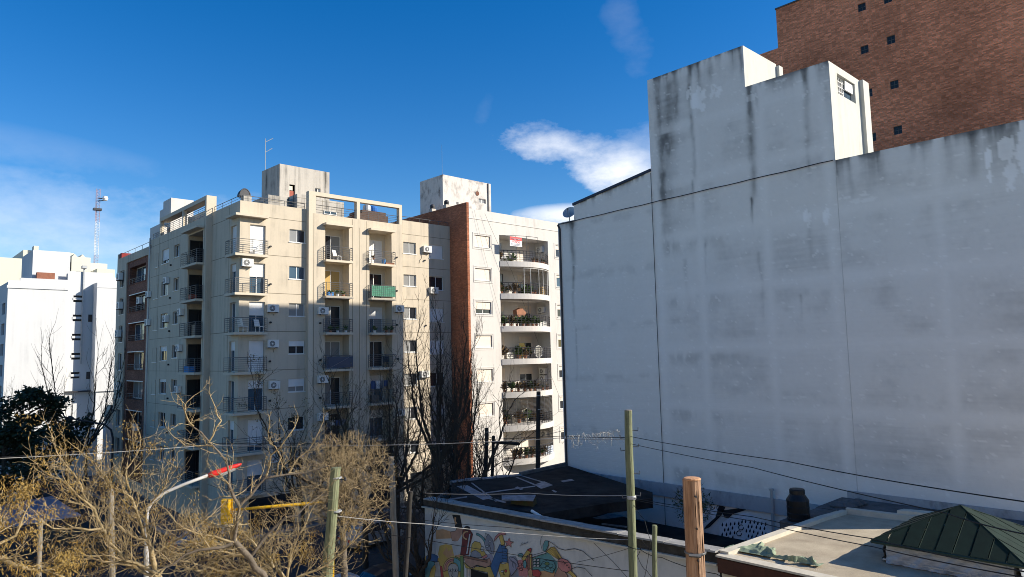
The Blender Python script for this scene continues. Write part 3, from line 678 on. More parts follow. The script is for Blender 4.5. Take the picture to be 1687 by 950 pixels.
# dish between the blocks, on the grey wall's roof edge
def dish(p, r, label, yaw, mast=.7):
    t = thing('satellite_dish', label, 'satellite dish', p); mb = MB()
    mb.tube(p, (p[0], p[1], p[2]+mast), .03, n=6); obj('mast', mb, GALV, t)
    mb = MB(); c = np.array([p[0], p[1], p[2]+mast]); f = np.array([math.cos(yaw)*.85, math.sin(yaw)*.85, .5]); f /= np.linalg.norm(f); u = np.cross(f, (0, 0, 1)); u /= np.linalg.norm(u); w = np.cross(u, f)
    pr = None
    for j in range(6):
        rr = r*j/5; d = -.35*r*(1-(j/5)**2)
        ring = [tuple(c+f*d+(u*math.cos(a)+w*math.sin(a))*rr) for a in np.linspace(0, 2*math.pi, 20, endpoint=False)]
        b = len(mb.v); mb.v += ring
        if j:
            for k in range(20): mb.f.append((b-20+k, b-20+(k+1) % 20, b+(k+1) % 20, b+k))
    obj('reflector', mb, GALV, t, smooth=True); mb = MB(); mb.tube(c-w*r*.9, c+f*r*.7, .015, n=4); mb.box(*(x for a in (c+f*r*.7) for x in (a-.04, a+.04))); obj('feed_arm', mb, STEEL, t); return t
dish((30.6, 27.4, 19.6), .42, 'grey satellite dish on the far end of the grey-white wall', R(200), .75)

# balcony clutter on the white block
def pot(x, y, z, r, h, lab, group, lm=None, pm=None, leafy=1.0):
    t = thing('potted_plant', lab, 'potted plant', (x, y, z), group)
    mb = MB(); mb.lathe((x, y, z), [(r*.7, 0), (r, h*.9), (r*1.1, h*.9), (r*1.1, h), (r*.8, h)], 10); obj('pot', mb, pm or TERRA, t)
    mb = MB()
    for i in range(int(26*leafy)):
        a, e = rng.uniform(0, 6.28), rng.uniform(.25, 1.45); L = rng.uniform(.18, .5)*leafy
        q = np.array([x, y, z+h]); tip = q+np.array([math.cos(a)*math.cos(e), math.sin(a)*math.cos(e), math.sin(e)])*L; s = np.array([-math.sin(a), math.cos(a), .3])*L*.22; m_ = (q*.35+tip*.65)
        mb.poly([q, m_+s, tip, m_-s])
    obj('leaves', mb, lm or LEAFG, t); return t
ordn = ORD
pots = {0: [(45.9, 0), (46.5, 0), (47.3, 0), (47.8, 0), (48.3, 0)], 1: [(45.6, 0), (46.0, 0)], 2: [(42.8, 1), (43.4, 1), (43.9, 1), (44.5, 1), (45.0, 1), (45.6, 1), (46.1, 1)], 4: [(42.7, 1), (43.3, 1), (43.9, 1), (44.5, 1), (45.1, 1), (45.7, 1), (46.8, 0), (47.8, 0)], 6: [(43.4, 1), (43.9, 1), (44.5, 1), (45.1, 1), (45.8, 1), (46.5, 1)]}
def ary(x): return float(np.interp(x, [a for a, b in AR], [b for a, b in AR]))
for k, L in pots.items():
    for n_i, (x, big) in enumerate(L):
        pot(x, ary(x)+.42, ZS[k], .14, .24, '%s potted plant from the left on the %s curved balcony from the top' % ((['first']+ORD[1:]+['eighth'])[n_i], ordn[k]), 'potted plants on the %s curved balcony' % ordn[k],
            LEAFR if rng.random() < .45 else LEAFG, TERRA, 1.7 if big else .8)
for k, xs in ((1, (43.0, 43.5, 44.9, 47.0)), (3, (43.2, 45.6, 46.2, 46.7)), (5, (43.0, 43.7, 45.2, 46.4, 47.6)), (0, (43.1, 44.9))):
    for i, x in enumerate(xs): pot(x, 47.5+.25*(i % 2), ZS[k], .18, .32, '%s of the larger plants standing back inside the %s curved balcony' % (['leftmost', 'second from left', 'third from left', 'fourth from left', 'rightmost'][i], ordn[k]), 'larger plants inside the curved balconies', LEAFG if i % 2 else LEAFR, TERRA if i % 3 else ACW, 2.1)
for k, px in ((0, 48.2), (2, 47.9), (4, 48.2), (6, 48.25)):
    lab = 'air conditioner on the inner right wall of the %s curved balcony from the top' % ordn[k]
    ac((48.72, 47.5, ZS[k]+1.7), math.pi/2*-1, lab, 'air conditioners in the curved balconies')
ac((48.72, 47.5, ZS[4]+1.0), -math.pi/2, 'lower of two stacked air conditioners in the fifth curved balcony', 'air conditioners in the curved balconies')
ac((44.75, 48.3, ZS[3]+.32), 0, 'air conditioner standing on the floor of the fourth curved balcony', 'air conditioners in the curved balconies')
def chair(x, y, z, lab, m, rz):
    t = thing('chair', lab, 'chair', (x, y, z)); t.rotation_euler = (0, 0, rz); mb = MB(); mb.box(x-.24, x+.24, y-.24, y+.24, z+.40, z+.44); obj('seat', mb, m, t)
    mb = MB(); mb.prism([(x-.24, y+.22, z+.44), (x+.24, y+.22, z+.44), (x+.22, y+.36, z+.95), (x-.22, y+.36, z+.95)], (0, .03, 0)); obj('backrest', mb, m, t)
    for a in (-.21, .21):
        for b in (-.21, .21): mb = MB(); mb.tube((x+a, y+b, z), (x+a*.9, y+b*.9, z+.4), .02, n=5); obj('leg', mb, m, t)
chair(44.5, 46.9, ZS[1], 'dark folding chair on the second curved balcony from the top', DSTEEL, .6)
chair(44.4, 47.0, ZS[0], 'black chair on the topmost curved balcony behind the railing', DSTEEL, .3)
chair(43.4, 47.1, ZS[0], 'chair at the left end of the topmost curved balcony', ALU, -.5)
chair(27.2, 48.9, FK[0], 'metal chair on the top left bay balcony of the beige block', ALU, .4)
t = thing('storage_tub', 'woven tan tub at the right end of the second curved balcony', 'tub', (48.1, 47.2, ZS[1])); mb = MB(); mb.lathe((48.0, 46.9, ZS[1]), [(.25, 0), (.33, .3), (.30, .85), (.24, .9)], 12); obj('body', mb, mat('woven_tan', (.40, .27, .12), .9, .25, 12), t)
t = thing('table', 'round glass table leaning on the fourth curved balcony', 'table', (47.4, 46.9, ZS[3])); mb = MB(); mb.path([(47.4+.55*math.cos(a), 46.9, ZS[3]+.62+.55*math.sin(a)) for a in np.linspace(0, 2*math.pi, 20)], .03, 5); obj('rim', mb, ALU, t); mb = MB(); mb.poly([(47.4+.53*math.cos(a), 46.92, ZS[3]+.62+.53*math.sin(a)) for a in np.linspace(0, 2*math.pi, 20, endpoint=False)]); obj('top', mb, GLASS_C, t)
t = thing('cabinet', 'pair of white boxes at the right of the third curved balcony', 'cabinet', (47.1, 46.9, ZS[2])); 
for x in (46.7, 47.75): mb = MB(); mb.box(x-.42, x+.42, 46.5, 46.9, ZS[2], ZS[2]+.5); obj('box', mb, ACW, t)
t = thing('plant_stand', 'orange-brown shade and planter in the middle of the third curved balcony', 'planter', (44.8, 46.8, ZS[2])); mb = MB()
mb.prism([(44.3, 46.5, ZS[2]+.9), (45.2, 46.5, ZS[2]+.9), (45.5, 46.5, ZS[2]+1.3), (44.9, 46.5, ZS[2]+1.75), (44.25, 46.5, ZS[2]+1.5)], (0, .5, 0)); obj('shade', mb, TERRA, t); mb = MB(); mb.tube((44.8, 46.75, ZS[2]), (44.8, 46.75, ZS[2]+.9), .03); obj('stem', mb, DSTEEL, t)
t = thing('bucket', 'blue bucket on the top right bay balcony of the beige block', 'bucket', (31.1, 48.35, FK[0])); mb = MB(); mb.lathe((31.1, 48.35, FK[0]), [(.13, 0), (.18, .36), (.19, .38), (.16, .38)], 12); obj('body', mb, paint('blue_bucket_plastic', (.06, .22, .5)), t); mb = MB(); mb.path([(31.1+.18*math.cos(a), 48.35, FK[0]+.37+.14*math.sin(a)) for a in np.linspace(0, math.pi, 8)], .008, 4); obj('handle', mb, ALU, t)
for x, m_, lab in ((30.1, LEAFR, 'red leaved pot hanging inside the top right bay balcony railing'),):
    pot(x, 48.3, FK[0]+.3, .1, .16, lab, None, m_, TERRA, .7)
for k, xs in ((1, (26.3, 26.9, 27.4)), (2, (26.3, 26.9, 27.6)), (2, (30.2, 31.3, 31.8))):
    for x in xs: pot(x, 48.35, FK[k], .12, .2, '%s of three small pot plants on the %s bay balcony from the top, %s column' % (['leftmost', 'middle', 'rightmost'][xs.index(x)], ordn[k], 'left' if x < 29 else 'right'), 'pots on bay balconies', LEAFG, TERRA if rng.random() < .6 else ALU, .9)
t = thing('planter_box', 'long terracotta planter on the top right bay balcony', 'planter', (31.6, 48.3, FK[0])); mb = MB(); mb.box(31.2, 32.0, 48.16, 48.36, FK[0], FK[0]+.16); obj('trough', mb, TERRA, t)
# odds and ends on the beige block's balconies
chair(20.9, 48.72, FK[2], 'white plastic chair on the third corner balcony from the top', ACW, .3)
chair(19.7, 48.7, FK[2], 'white plastic stool chair at the left end of the third corner balcony', ACW, 2.0)
chair(26.9, 48.9, FK[2], 'small dark chair on the third left bay balcony from the top', DSTEEL, 1.0)
chair(31.6, 48.9, FK[3], 'dark chair on the fourth right bay balcony from the top', DSTEEL, -.6)
def crate(x, y, z, sx, sy, sz, m, lab):
    t = thing('storage_box', lab, 'box', (x, y, z)); mb = MB(); mb.box(x-sx, x+sx, y-sy, y+sy, z, z+sz); obj('body', mb, m, t); mb = MB(); mb.box(x-sx-.02, x+sx+.02, y-sy-.02, y+sy+.02, z+sz+.002, z+sz+.04); obj('lid', mb, m, t)
crate(20.75, 48.78, FK[0], .30, .14, .30, ACW, 'low white box on the floor of the topmost corner balcony')
crate(26.3, 48.4, FK[1], .22, .14, .24, MATS['blue_bucket_plastic'], 'blue box on the second left bay balcony from the top')
crate(30.3, 48.6, FK[4], .3, .2, .6, STEEL, 'grey cupboard on the fifth right bay balcony from the top')
crate(18.9, 56.2, FK[0], .25, .45, .5, DSTEEL, 'dark bundle on the topmost side balcony of the beige block')
crate(18.9, 55.6, FK[2], .25, .35, .8, DSTEEL, 'tall dark clutter on the third side balcony of the beige block')
crate(18.9, 57.0, FK[3], .25, .55, .45, MATS['blue_bucket_plastic'], 'blue covered bundle on the fourth side balcony of the beige block')
crate(18.9, 56.6, FK[1], .22, .3, .4, MATS['rust_red_door'], 'reddish box on the second side balcony of the beige block')
def washing(x0, x1, y, z, lab, cols):
    t = thing('laundry', lab, 'laundry', ((x0+x1)/2, y, z)); mb = MB(); mb.tube((x0, y, z), (x1, y, z), .008, n=4); obj('line', mb, CABLEG, t); x = x0+.1; k = 0
    while x < x1-.35:
        w_ = rng.uniform(.25, .45); h_ = rng.uniform(.35, .7); mb = MB(); n_ = 6
        for i in range(n_): a, b = x+w_*i/n_, x+w_*(i+1)/n_; mb.quad((a, y+.03*math.sin(i*2.1), z), (b, y+.03*math.sin(i*2.1+2.1), z), (b, y+.05*math.sin(i*2.1+2.1), z-h_), (a, y+.05*math.sin(i*2.1), z-h_))
        obj('cloth', mb, cols[k % len(cols)], t); x += w_+.06; k += 1
washing(30.0, 31.9, 48.75, FK[4]+1.75, 'clothes drying on a line in the fifth right bay balcony', [mat('blue_cloth', (.06, .10, .22), .9, .2), mat('white_cloth', (.60, .60, .60), .9, .1), mat('grey_cloth', (.2, .2, .22), .9, .2)])
washing(26.1, 27.9, 48.8, FK[5]+1.7, 'clothes drying on a line in the sixth left bay balcony', [MATS['grey_cloth'], MATS['white_cloth'], MATS['blue_cloth']])
# refrigerant pipes from air conditioners down to the wall outlets
mb = MB()
for (x, y, z) in ((22.35, 48.97, 16.0), (22.35, 48.97, 13.3), (22.4, 48.97, 10.3), (35.4, 48.97, 20.8), (35.9, 48.97, 17.4)):
    mb.path([(x, y, z), (x-.05, y, z-.35), (x-.25, y, z-.55), (x-.3, y, z-.8)], .016, 5)
obj('pipe_run', mb, GROOVE, BB)
# signs
def text_mesh(s, size, origin, face, d, mat_, parent, name='lettering', bold=.0, xs=1.0):
    cu = bpy.data.curves.new('text', 'FONT'); cu.body = s; cu.size = size; cu.align_x = 'CENTER'; cu.offset = bold
    to = bpy.data.objects.new('text', cu); COL.objects.link(to); dg = bpy.context.evaluated_depsgraph_get(); dg.update()
    me = to.evaluated_get(dg).to_mesh(); mb = MB()
    mb.v = [face.P(origin[0]+v.co.x*xs, origin[1]+v.co.y, d) for v in me.vertices]; mb.f = [tuple(p.vertices) for p in me.polygons]
    to.to_mesh_clear(); bpy.data.objects.remove(to); return obj(name, mb, mat_, parent)
sg = thing('for_sale_sign', 'red and white sign reading VENDE tied to the topmost curved balcony', 'sign', (44.45, 45.9, 22.0))
FS = Face('y', 45.55); sx0, sx1 = ony(840, 390, 45.55)[0], ony(860, 405, 45.55)[0]; sz1, sz0 = ony(850, 390.5, 45.55)[2], ony(850, 405.5, 45.55)[2]; sh = sz1-sz0
mb = MB(); FS.box(mb, sx0, sx1, sz0, sz1, 0, .03); obj('board', mb, mat('white_sign_paint', (.78, .78, .78), .6, .03), sg)
mb = MB(); FS.box(mb, sx0, sx1, sz0+sh*.62, sz1, -.006, 0); obj('red_panel', mb, mat('red_sign_paint', (.62, .03, .03), .5, .05), sg)
text_mesh('VENDE', sh*.36, ((sx0+sx1)/2, sz0+sh*.34), FS, -.008, MATS['red_sign_paint'], sg, bold=.008)
mb = MB(); xx = np.linspace(sx0+.2, sx1-.2, 26); mb.path([(x, 45.535, sz0+sh*(.78+.07*math.sin(i*1.7)+.03*math.sin(i*.6))) for i, x in enumerate(xx)], .03, 4); obj('script_lettering', mb, MATS['white_sign_paint'], sg)
mb = MB()
for r_ in range(2):
    x = sx0+.12
    while x < sx1-.2:
        w_ = rng.uniform(.04, .12); FS.box(mb, x, x+w_, sz0+sh*(.06+.13*r_), sz0+sh*(.14+.13*r_), -.006, 0); x += w_+.035
obj('small_print', mb, mat('dark_blue_print', (.05, .06, .12), .6, 0), sg)
railing(sg, [(42.4, 45.57), (44.9, 45.56)], sz1-.06, .06, 1)
s2 = thing('banner', 'pale blue and white paper banner on the lowest curved balcony railing', 'banner', (48.2, 46.2, ZS[6]))
FS2 = Face('y', 46.1); p0, p1 = ony(899, 735, 46.1), ony(912, 749, 46.1)
mb = MB(); FS2.box(mb, p0[0], p1[0], p1[2], p0[2], 0, .02); obj('sheet', mb, mat('pale_blue_paper', (.62, .67, .74), .7, .05), s2)
mb = MB()
for r_ in range(4):
    x = p0[0]+.08
    while x < p1[0]-.12: w_ = rng.uniform(.05, .12); FS2.box(mb, x, x+w_, p1[2]+.1+.2*r_, p1[2]+.2+.2*r_, -.006, 0); x += w_+.05
tag(obj('print', mb, mat('grey_blue_print', (.25, .32, .45), .6, 0), s2), kind='stuff')

# ------------------------------------------------------------------ tall grey-white blank wall building on the right
GB = thing('party_wall_building', 'tall blank grey-white building with stained party wall and two stepped roof towers', 'building', (30, 4.7, 0))
def dirtwall():
    cy, cz = .07, .07
    prof = [(4.7, 11.62, 19.91, 19.91), (11.62, 15.5, 24.31, 24.31), (15.5, 21.02, 26.35, 26.35), (21.02, 26.5, 21.4, 20.52), (26.5, 27.8, 19.67, 19.67)]
    V = []; Fq = []; D = []
    g = np.random.default_rng(5)
    def fbm(y, z, sy, sz, seed, o=4):
        r = np.zeros_like(y); a = 1.; tot = 0
        q = np.random.default_rng(seed)
        for k in range(o):
            T = q.random((64, 64)); yy = (y*sy*2**k) % 64; zz = (z*sz*2**k) % 64
            i = yy.astype(int); j = zz.astype(int); fy = yy-i; fz = zz-j; fy = fy*fy*(3-2*fy); fz = fz*fz*(3-2*fz)
            A = T[i % 64, j % 64]; B = T[(i+1) % 64, j % 64]; C = T[i % 64, (j+1) % 64]; E = T[(i+1) % 64, (j+1) % 64]
            r += a*((A*(1-fy)+B*fy)*(1-fz)+(C*(1-fy)+E*fy)*fz); tot += a; a *= .55
        return r/tot
    def sm(x, a, b): t = np.clip((x-a)/(b-a), 0, 1); return t*t*(3-2*t)
    streaks = []
    def S(px, py0, py1, w, amt):
        a, b = onx(px, py0, 30), onx(px, py1, 30); streaks.append((a[1], a[2], b[2], w*1.15, amt*.98))
    for s in ((1136, 112, 300, .13, .85), (1141, 300, 360, .08, .5), (1168, 98, 135, .16, .8), (1150, 105, 170, .10, .6), (1206, 82, 125, .14, .6), (1218, 78, 145, .10, .7), (1233, 146, 330, .17, 1.0), (1238, 330, 372, .06, .8), (1245, 144, 185, .10, .6),
              (1325, 112, 235, .14, .85), (1330, 235, 300, .10, .35), (1356, 102, 200, .16, .7), (1347, 105, 150, .12, .5), (1100, 120, 330, .36, .5), (1080, 130, 330, .30, .65), (1095, 225, 420, .28, .5), (1112, 120, 200, .15, .6), (1090, 290, 420, .18, .35),
              (942, 362, 440, .20, 1.0), (944, 440, 530, .10, .55), (948, 545, 640, .07, .5), (1376, 265, 300, .06, .6), (1640, 215, 330, .35, .3), (1600, 222, 300, .18, .45), (1660, 205, 280, .25, .5), (1560, 230, 290, .2, .35), (1250, 420, 530, .07, .35), (1130, 430, 510, .12, .3), (1400, 258, 330, .1, .3), (1450, 250, 300, .12, .3), (1500, 240, 290, .15, .3),
              (1320, 490, 535, .06, .35), (1160, 405, 470, .05, .4), (1330, 350, 440, .1, .25)): S(*s)
    peel = []
    for px, py, h, w, amt in ((1628, 262, 1.5, .10, .9), (1660, 270, 1.6, .28, .6), (1330, 358, .5, .25, .5), (1362, 355, .55, .2, .5), (1150, 165, .8, .5, .6), (1180, 150, .5, .4, .5), (1135, 150, .4, .25, .6), (1690, 250, 2.0, .3, .6), (1240, 160, .2, .4, .35), (1420, 330, .15, .8, .3), (1400, 325, .1, .8, .4)):
        p = onx(px, py, 30); peel.append((p[1], p[2], h, w, amt))
    for y0, y1, ta, tb in prof:
        ny = max(2, int(round((y1-y0)/cy))); nz = 370
        ys = np.linspace(y0, y1, ny+1); base = len(V)
        for_y = []
        Y = np.repeat(ys, nz+1); top = ta+(tb-ta)*(ys-y0)/(y1-y0)
        Z = (np.linspace(0, 1, nz+1)[None, :]*top[:, None]).ravel(); TP = np.repeat(top, nz+1)
        d = np.zeros_like(Y)
        up = TP-Z
        fr = fbm(Y, Z*0, 2.6, 1, 11); d += .9*np.exp(-up/(.06+1.1*np.clip(fr-.42, 0, 1)*(1.0 if y0 < 21 else .4)))*sm(fr, .32, .58)
        blot = fbm(Y, Z, 3.0, .9, 3)
        for sy, z0, z1, w, amt in streaks:
            if not (y0-.3 < sy < y1+.3): continue
            wob = (fbm(Z*0, Z, 1, .6, int(abs(sy)*97))-.5)*.25
            pr = np.exp(-((Y-sy-wob)/w)**2*1.2)*sm(Z, z1-.5, z1+.6)*sm(z0+.25-Z, 0, .2)
            fade = .45+.55*np.clip((Z-z1)/(max(z0-z1, .1)), 0, 1)
            d += amt*pr*fade*(.65+.6*sm(blot, .3, .7))*.9
        if y0 < 21.02:
            zz = (Z-14.9) % 2.82; slab = np.exp(-(np.minimum(zz, 2.82-zz)/.30)**2)
            colm = sum(np.exp(-((Y-c)/.22)**2) for c in (14.85, 20.7, 18.3, 11.95, 7.9))
            pn = fbm(Y, Z, .55, .55, 21); lines = fbm(Y, Z, .35, 6.5, 8, 3)
            lay = np.clip(1-.9*np.maximum(slab, np.clip(colm, 0, 1)), 0, 1)
            d += lay*(.08+.27*sm(pn, .4, .7)*(.5+1.0*(lines-.3)))
            d += .36*lay*sm(zz, 1.6, 2.6)*sm(Y, 15.5, 18.5)*sm(20.6-Y, 0, .5)*sm(blot, .3, .6)*sm(20-Z, 0, 2)
            d -= .10*np.maximum(slab, np.clip(colm, 0, 1))
        else:
            zz = (Z-13.2) % 2.9; d += .22*np.exp(-((zz-.3)/.28)**2)*sm(fbm(Y, Z, 1.0, 1.0, 31), .35, .6)
            d += .10*fbm(Y, Z, .35, 6.5, 8, 3)
        d += .16*(fbm(Y, Z, 8, 8, 17, 3)-.5) + .16*(fbm(Y, Z, .5, 14, 19, 2)-.5)*sm(fbm(Y, Z, .5, .5, 23), .35, .65) + .18*(fbm(Y, Z, .8, .25, 27)-.5)
        for py, pz, h, w, amt in peel:
            if not (y0-.5 < py < y1+.5): continue
            q = fbm(Y, Z, 4.5, 2.6, int(py*31)+3, 5)
            d -= amt*sm(np.exp(-((Y-py)/w)**2-((Z-pz)/h)**2)*(-.25+2.1*q), .44, .50)*1.1
        speck = fbm(Y, Z, 5, 9, 41, 2); d -= .35*sm(speck, .80, .83)
        V += list(zip(np.full_like(Y, 30.).tolist(), Y.tolist(), Z.tolist())); D.append(np.clip(d, -1, 1.3))
        st = nz+1
        for i in range(ny):
            b = base+i*st
            Fq += [(b+j, b+st+j, b+st+j+1, b+j+1) for j in range(nz)]
    me = bpy.data.meshes.new('wall'); me.from_pydata([(x-30, y-4.7, z) for x, y, z in V], [], Fq)
    at = me.attributes.new('dirt', 'FLOAT', 'POINT'); at.data.foreach_set('value', np.concatenate(D).astype(np.float32)); me.update()
    m, n, b = nmat('stained_party_wall_paint'); b.inputs['Roughness'].default_value = .9; b.inputs['Specular IOR Level'].default_value = .15
    a = n.nodes.new('ShaderNodeAttribute'); a.attribute_name = 'dirt'
    r = n.nodes.new('ShaderNodeValToRGB'); cr = r.color_ramp
    q = n.nodes.new('ShaderNodeMapRange'); q.inputs['From Min'].default_value = -1; q.inputs['From Max'].default_value = 1.3; n.links.new(a.outputs['Fac'], q.inputs['Value'])
    def at_(x): return (x+1)/2.3
    cr.elements[0].position = at_(-.7); cr.elements[0].color = (.90, .885, .85, 1); cr.elements[1].position = at_(1.2); cr.elements[1].color = (.13, .13, .125, 1)
    for x, c in ((-.15, (.80, .775, .725)), (.12, (.735, .71, .66)), (.45, (.56, .54, .50)), (.8, (.29, .28, .26))):
        e = cr.elements.new(at_(x)); e.color = (*c, 1)
    n.links.new(q.outputs[0], r.inputs[0]); n.links.new(r.outputs[0], b.inputs['Base Color'])
    g2 = n.nodes.new('ShaderNodeNewGeometry'); t = n.nodes.new('ShaderNodeTexNoise'); t.inputs['Scale'].default_value = 22; t.inputs['Detail'].default_value = 4; n.links.new(g2.outputs['Position'], t.inputs['Vector'])
    # faint brick courses under the paint
    sx = n.nodes.new('ShaderNodeSeparateXYZ'); n.links.new(g2.outputs['Position'], sx.inputs[0]); cb = n.nodes.new('ShaderNodeCombineXYZ'); n.links.new(sx.outputs[1], cb.inputs[0]); n.links.new(sx.outputs[2], cb.inputs[1])
    bt = n.nodes.new('ShaderNodeTexBrick'); bt.inputs['Scale'].default_value = 1; bt.inputs['Brick Width'].default_value = .36; bt.inputs['Row Height'].default_value = .21; bt.inputs['Mortar Size'].default_value = .02; bt.inputs['Mortar Smooth'].default_value = .6; n.links.new(cb.outputs[0], bt.inputs['Vector'])
    ad = n.nodes.new('ShaderNodeMath'); ad.operation = 'MULTIPLY_ADD'; ad.inputs[1].default_value = -.35; n.links.new(bt.outputs['Fac'], ad.inputs[0]); n.links.new(t.outputs[0], ad.inputs[2])
    bp = n.nodes.new('ShaderNodeBump'); bp.inputs['Strength'].default_value = .45; bp.inputs['Distance'].default_value = .012; n.links.new(ad.outputs[0], bp.inputs['Height']); n.links.new(bp.outputs[0], b.inputs['Normal'])
    me.materials.append(m); o = bpy.data.objects.new('wall', me); COL.objects.link(o); o.parent = GB; ORG[o] = ORG[GB]
    return m
STAINW = dirtwall()
# side faces, roofs and backs
mb = MB()
mb.quad((30, 15.5, 24.31), (33.35, 15.5, 24.31), (33.35, 15.5, 26.35), (30, 15.5, 26.35))
T2 = Face('y', 11.62); T2.wall(mb, 30, 33.4, 19.0, 24.31, [(30.83, 32.83, 23.05, 23.98, .22)])
mb.box(33.352, 33.75, 15.35, 21.0, 24.0, 26.25); mb.box(33.402, 34.1, 11.45, 15.49, 19.0, 24.30)
mb.quad((33.3, 11.62, 19), (33.3, 21.02, 19), (33.3, 21.02, 26.3), (33.3, 11.62, 24.3))
mb.quad((30, 4.7, 0), (45.6, 4.7, 0), (45.6, 4.7, 19.9), (30, 4.7, 19.9))
obj('sunny_side_wall', mb, PALE, GB)
mb = MB(); mb.quad((30.002, 15.5, 26.34), (33.7, 15.5, 26.34), (33.7, 21.02, 26.34), (30.002, 21.02, 26.34)); mb.quad((30.002, 11.62, 24.3), (34, 11.62, 24.3), (34, 15.5, 24.3), (30.002, 15.5, 24.3))
mb.quad((30.002, 4.7, 19.7), (45.6, 4.7, 19.7), (45.6, 15.5, 19.7), (30.002, 15.5, 19.7)); mb.quad((30.002, 21.02, 21.35), (45.6, 21.02, 21.35), (45.6, 26.5, 20.47), (30.002, 26.5, 20.47)); mb.quad((30.002, 26.5, 19.6), (45.6, 26.5, 19.6), (45.6, 27.8, 19.6), (30.002, 27.8, 19.6))
obj('roof', mb, DCONC, GB)
mb = MB(); mb.quad((30, 27.8, 0), (45.6, 27.8, 0), (45.6, 27.8, 19.67), (30, 27.8, 19.67)); mb.quad((30, 21.02, 21.3), (33.7, 21.02, 21.3), (33.7, 21.02, 26.34), (30, 21.02, 26.34)); mb.quad((30, 26.5, 19.6), (45.6, 26.5, 19.6), (45.6, 26.5, 20.5), (30, 26.5, 20.5)); mb.quad((33.7, 15.5, 19), (33.7, 21.02, 19), (33.7, 21.02, 26.3), (33.7, 15.5, 26.3))
obj('rear_wall', mb, WHITE_D, GB)
mb = MB(); mb.prism([(29.93, 21.02, 21.40), (29.93, 26.55, 20.52), (29.93, 26.55, 20.66), (29.93, 21.02, 21.54)], (15, 0, 0)); obj('roof_edge', mb, mat('dark_blue_sheet_edge', (.02, .025, .05), .5, .1), GB)
wo_ = window(GB, T2, 30.83, 32.83, 23.05, 23.98, .2, [GLASS_C, GLASS_B], 0, sill=False)
mb = MB()
for i in range(1, 4): T2.box(mb, 30.83+i*.25-.012, 30.83+i*.25+.012, 23.08, 23.95, .12, .15)
for i in range(1, 4): T2.box(mb, 30.85, 31.8, 23.05+i*.23-.012, 23.05+i*.23+.012, .118, .148)
obj('window_grille', mb, ALU, GB)
mb = MB(); T2.box(mb, 31.9, 32.8, 23.5, 23.95, .08, .14); obj('shutter', mb, SHUT, wo_)
mb = MB(); mb.box(29.99, 30.01, 11.605, 11.635, 3, 24.2); obj('expansion_joint', mb, mat('grey_joint_sealant', (.58, .56, .52), .9, .1), GB)
mb = MB(); mb.path([(29.96, 21.02, 3), (29.96, 21.02, 21.3)], .013, 6); obj('drain_line', mb, PIPE, GB)
mb = MB(); mb.path([(29.95, 27.62, 4.5), (29.95, 27.62, 19.3), (29.95, 27.75, 19.55)], .06, 6); obj('downpipe', mb, DSTEEL, GB)
mb = MB(); yy = np.linspace(27.7, 11.7, 30); mb.path([(29.94-.01*math.sin(i*2.1), y, 19.58+.33*(27.7-y)/16-.01*math.sin(i*1.3)) for i, y in enumerate(yy)], .020, 5); tag(obj('wall_cable', mb, CABLE, None, org=(29.95, 20, 19.6)), 'black cable strung across the upper part of the stained grey-white wall', 'cable')
mb = MB(); mb.box(29.86, 29.998, 12.2, 27.7, 4.7, 5.35); mb.box(29.90, 29.998, 4.9, 12.0, 5.8, 6.1); obj('base_course', mb, plaster('damp_base_render', (.40, .41, .42), (.12, .12, .12), .9, .6), GB)

# ------------------------------------------------------------------ red brick tower behind
RB = thing('brick_building', 'tall red brick building with small glass block vents behind the grey-white building', 'building', (46, 4, 0))
FBR = Face('x', 46.0)
VENTS = [(15.52, 33.67), (13.97, 33.60), (13.97, 30.94), (15.54, 30.85), (13.97, 28.06), (15.5, 27.97), (13.97, 25.16), (15.47, 25.07)]
vh = [(y-.24, y+.24, z-.26, z+.26, .16) for y, z in VENTS]
mb = MB(); FBR.wall(mb, 4.0, 21.16, 0, 35.69, vh); FBR.wall(mb, 21.16, 23.2, 0, 32.9)
mb.quad((46, 4, 0), (60.4, 4, 0), (60.4, 4, 35.69), (46, 4, 35.69)); mb.quad((60.4, 4, 0), (60.4, 21.16, 0), (60.4, 21.16, 35.69), (60.4, 4, 35.69)); mb.quad((46, 21.16, 0), (60.4, 21.16, 0), (60.4, 21.16, 35.69), (46, 21.16, 35.69)); mb.quad((46, 4, 35.6), (60.4, 4, 35.6), (60.4, 21.16, 35.6), (46, 21.16, 35.6)); mb.quad((46, 23.2, 0), (50, 23.2, 0), (50, 23.2, 32.9), (46, 23.2, 32.9)); mb.quad((46, 21.16, 32.9), (50, 21.16, 32.9), (50, 23.2, 32.9), (46, 23.2, 32.9))
obj('wall', mb, BRICK_BIG, RB)
mb = MB(); mb.box(45.94, 46.2, 4, 21.2, 35.69, 35.79); obj('coping', mb, DCONC, RB)
GB_ = glass('glass_block', (.012, .018, .022), .3, .35)
for y, z in VENTS:
    mb = MB()
    for a, b, c, d in ((y-.24, y-.21, z-.26, z+.26), (y+.21, y+.24, z-.26, z+.26), (y-.012, y+.012, z-.26, z+.26)): FBR.box(mb, a, b, c, d, .06, .155)
    for c in (z-.26, z-.013, z+.235): FBR.box(mb, y-.21, y+.21, c, c+.026, .062, .15)
    o = obj('vent', mb, mat('grey_mortar_frame', (.10, .10, .10), .9, .1) if 'grey_mortar_frame' not in MATS else MATS['grey_mortar_frame'], RB)
    for a in (-.11, .11):
        for c in (-.125, .125): p = MB(); FBR.box(p, y+a-.095, y+a+.095, z+c-.11, z+c+.11, .09, .15); obj('pane', p, GB_, o)

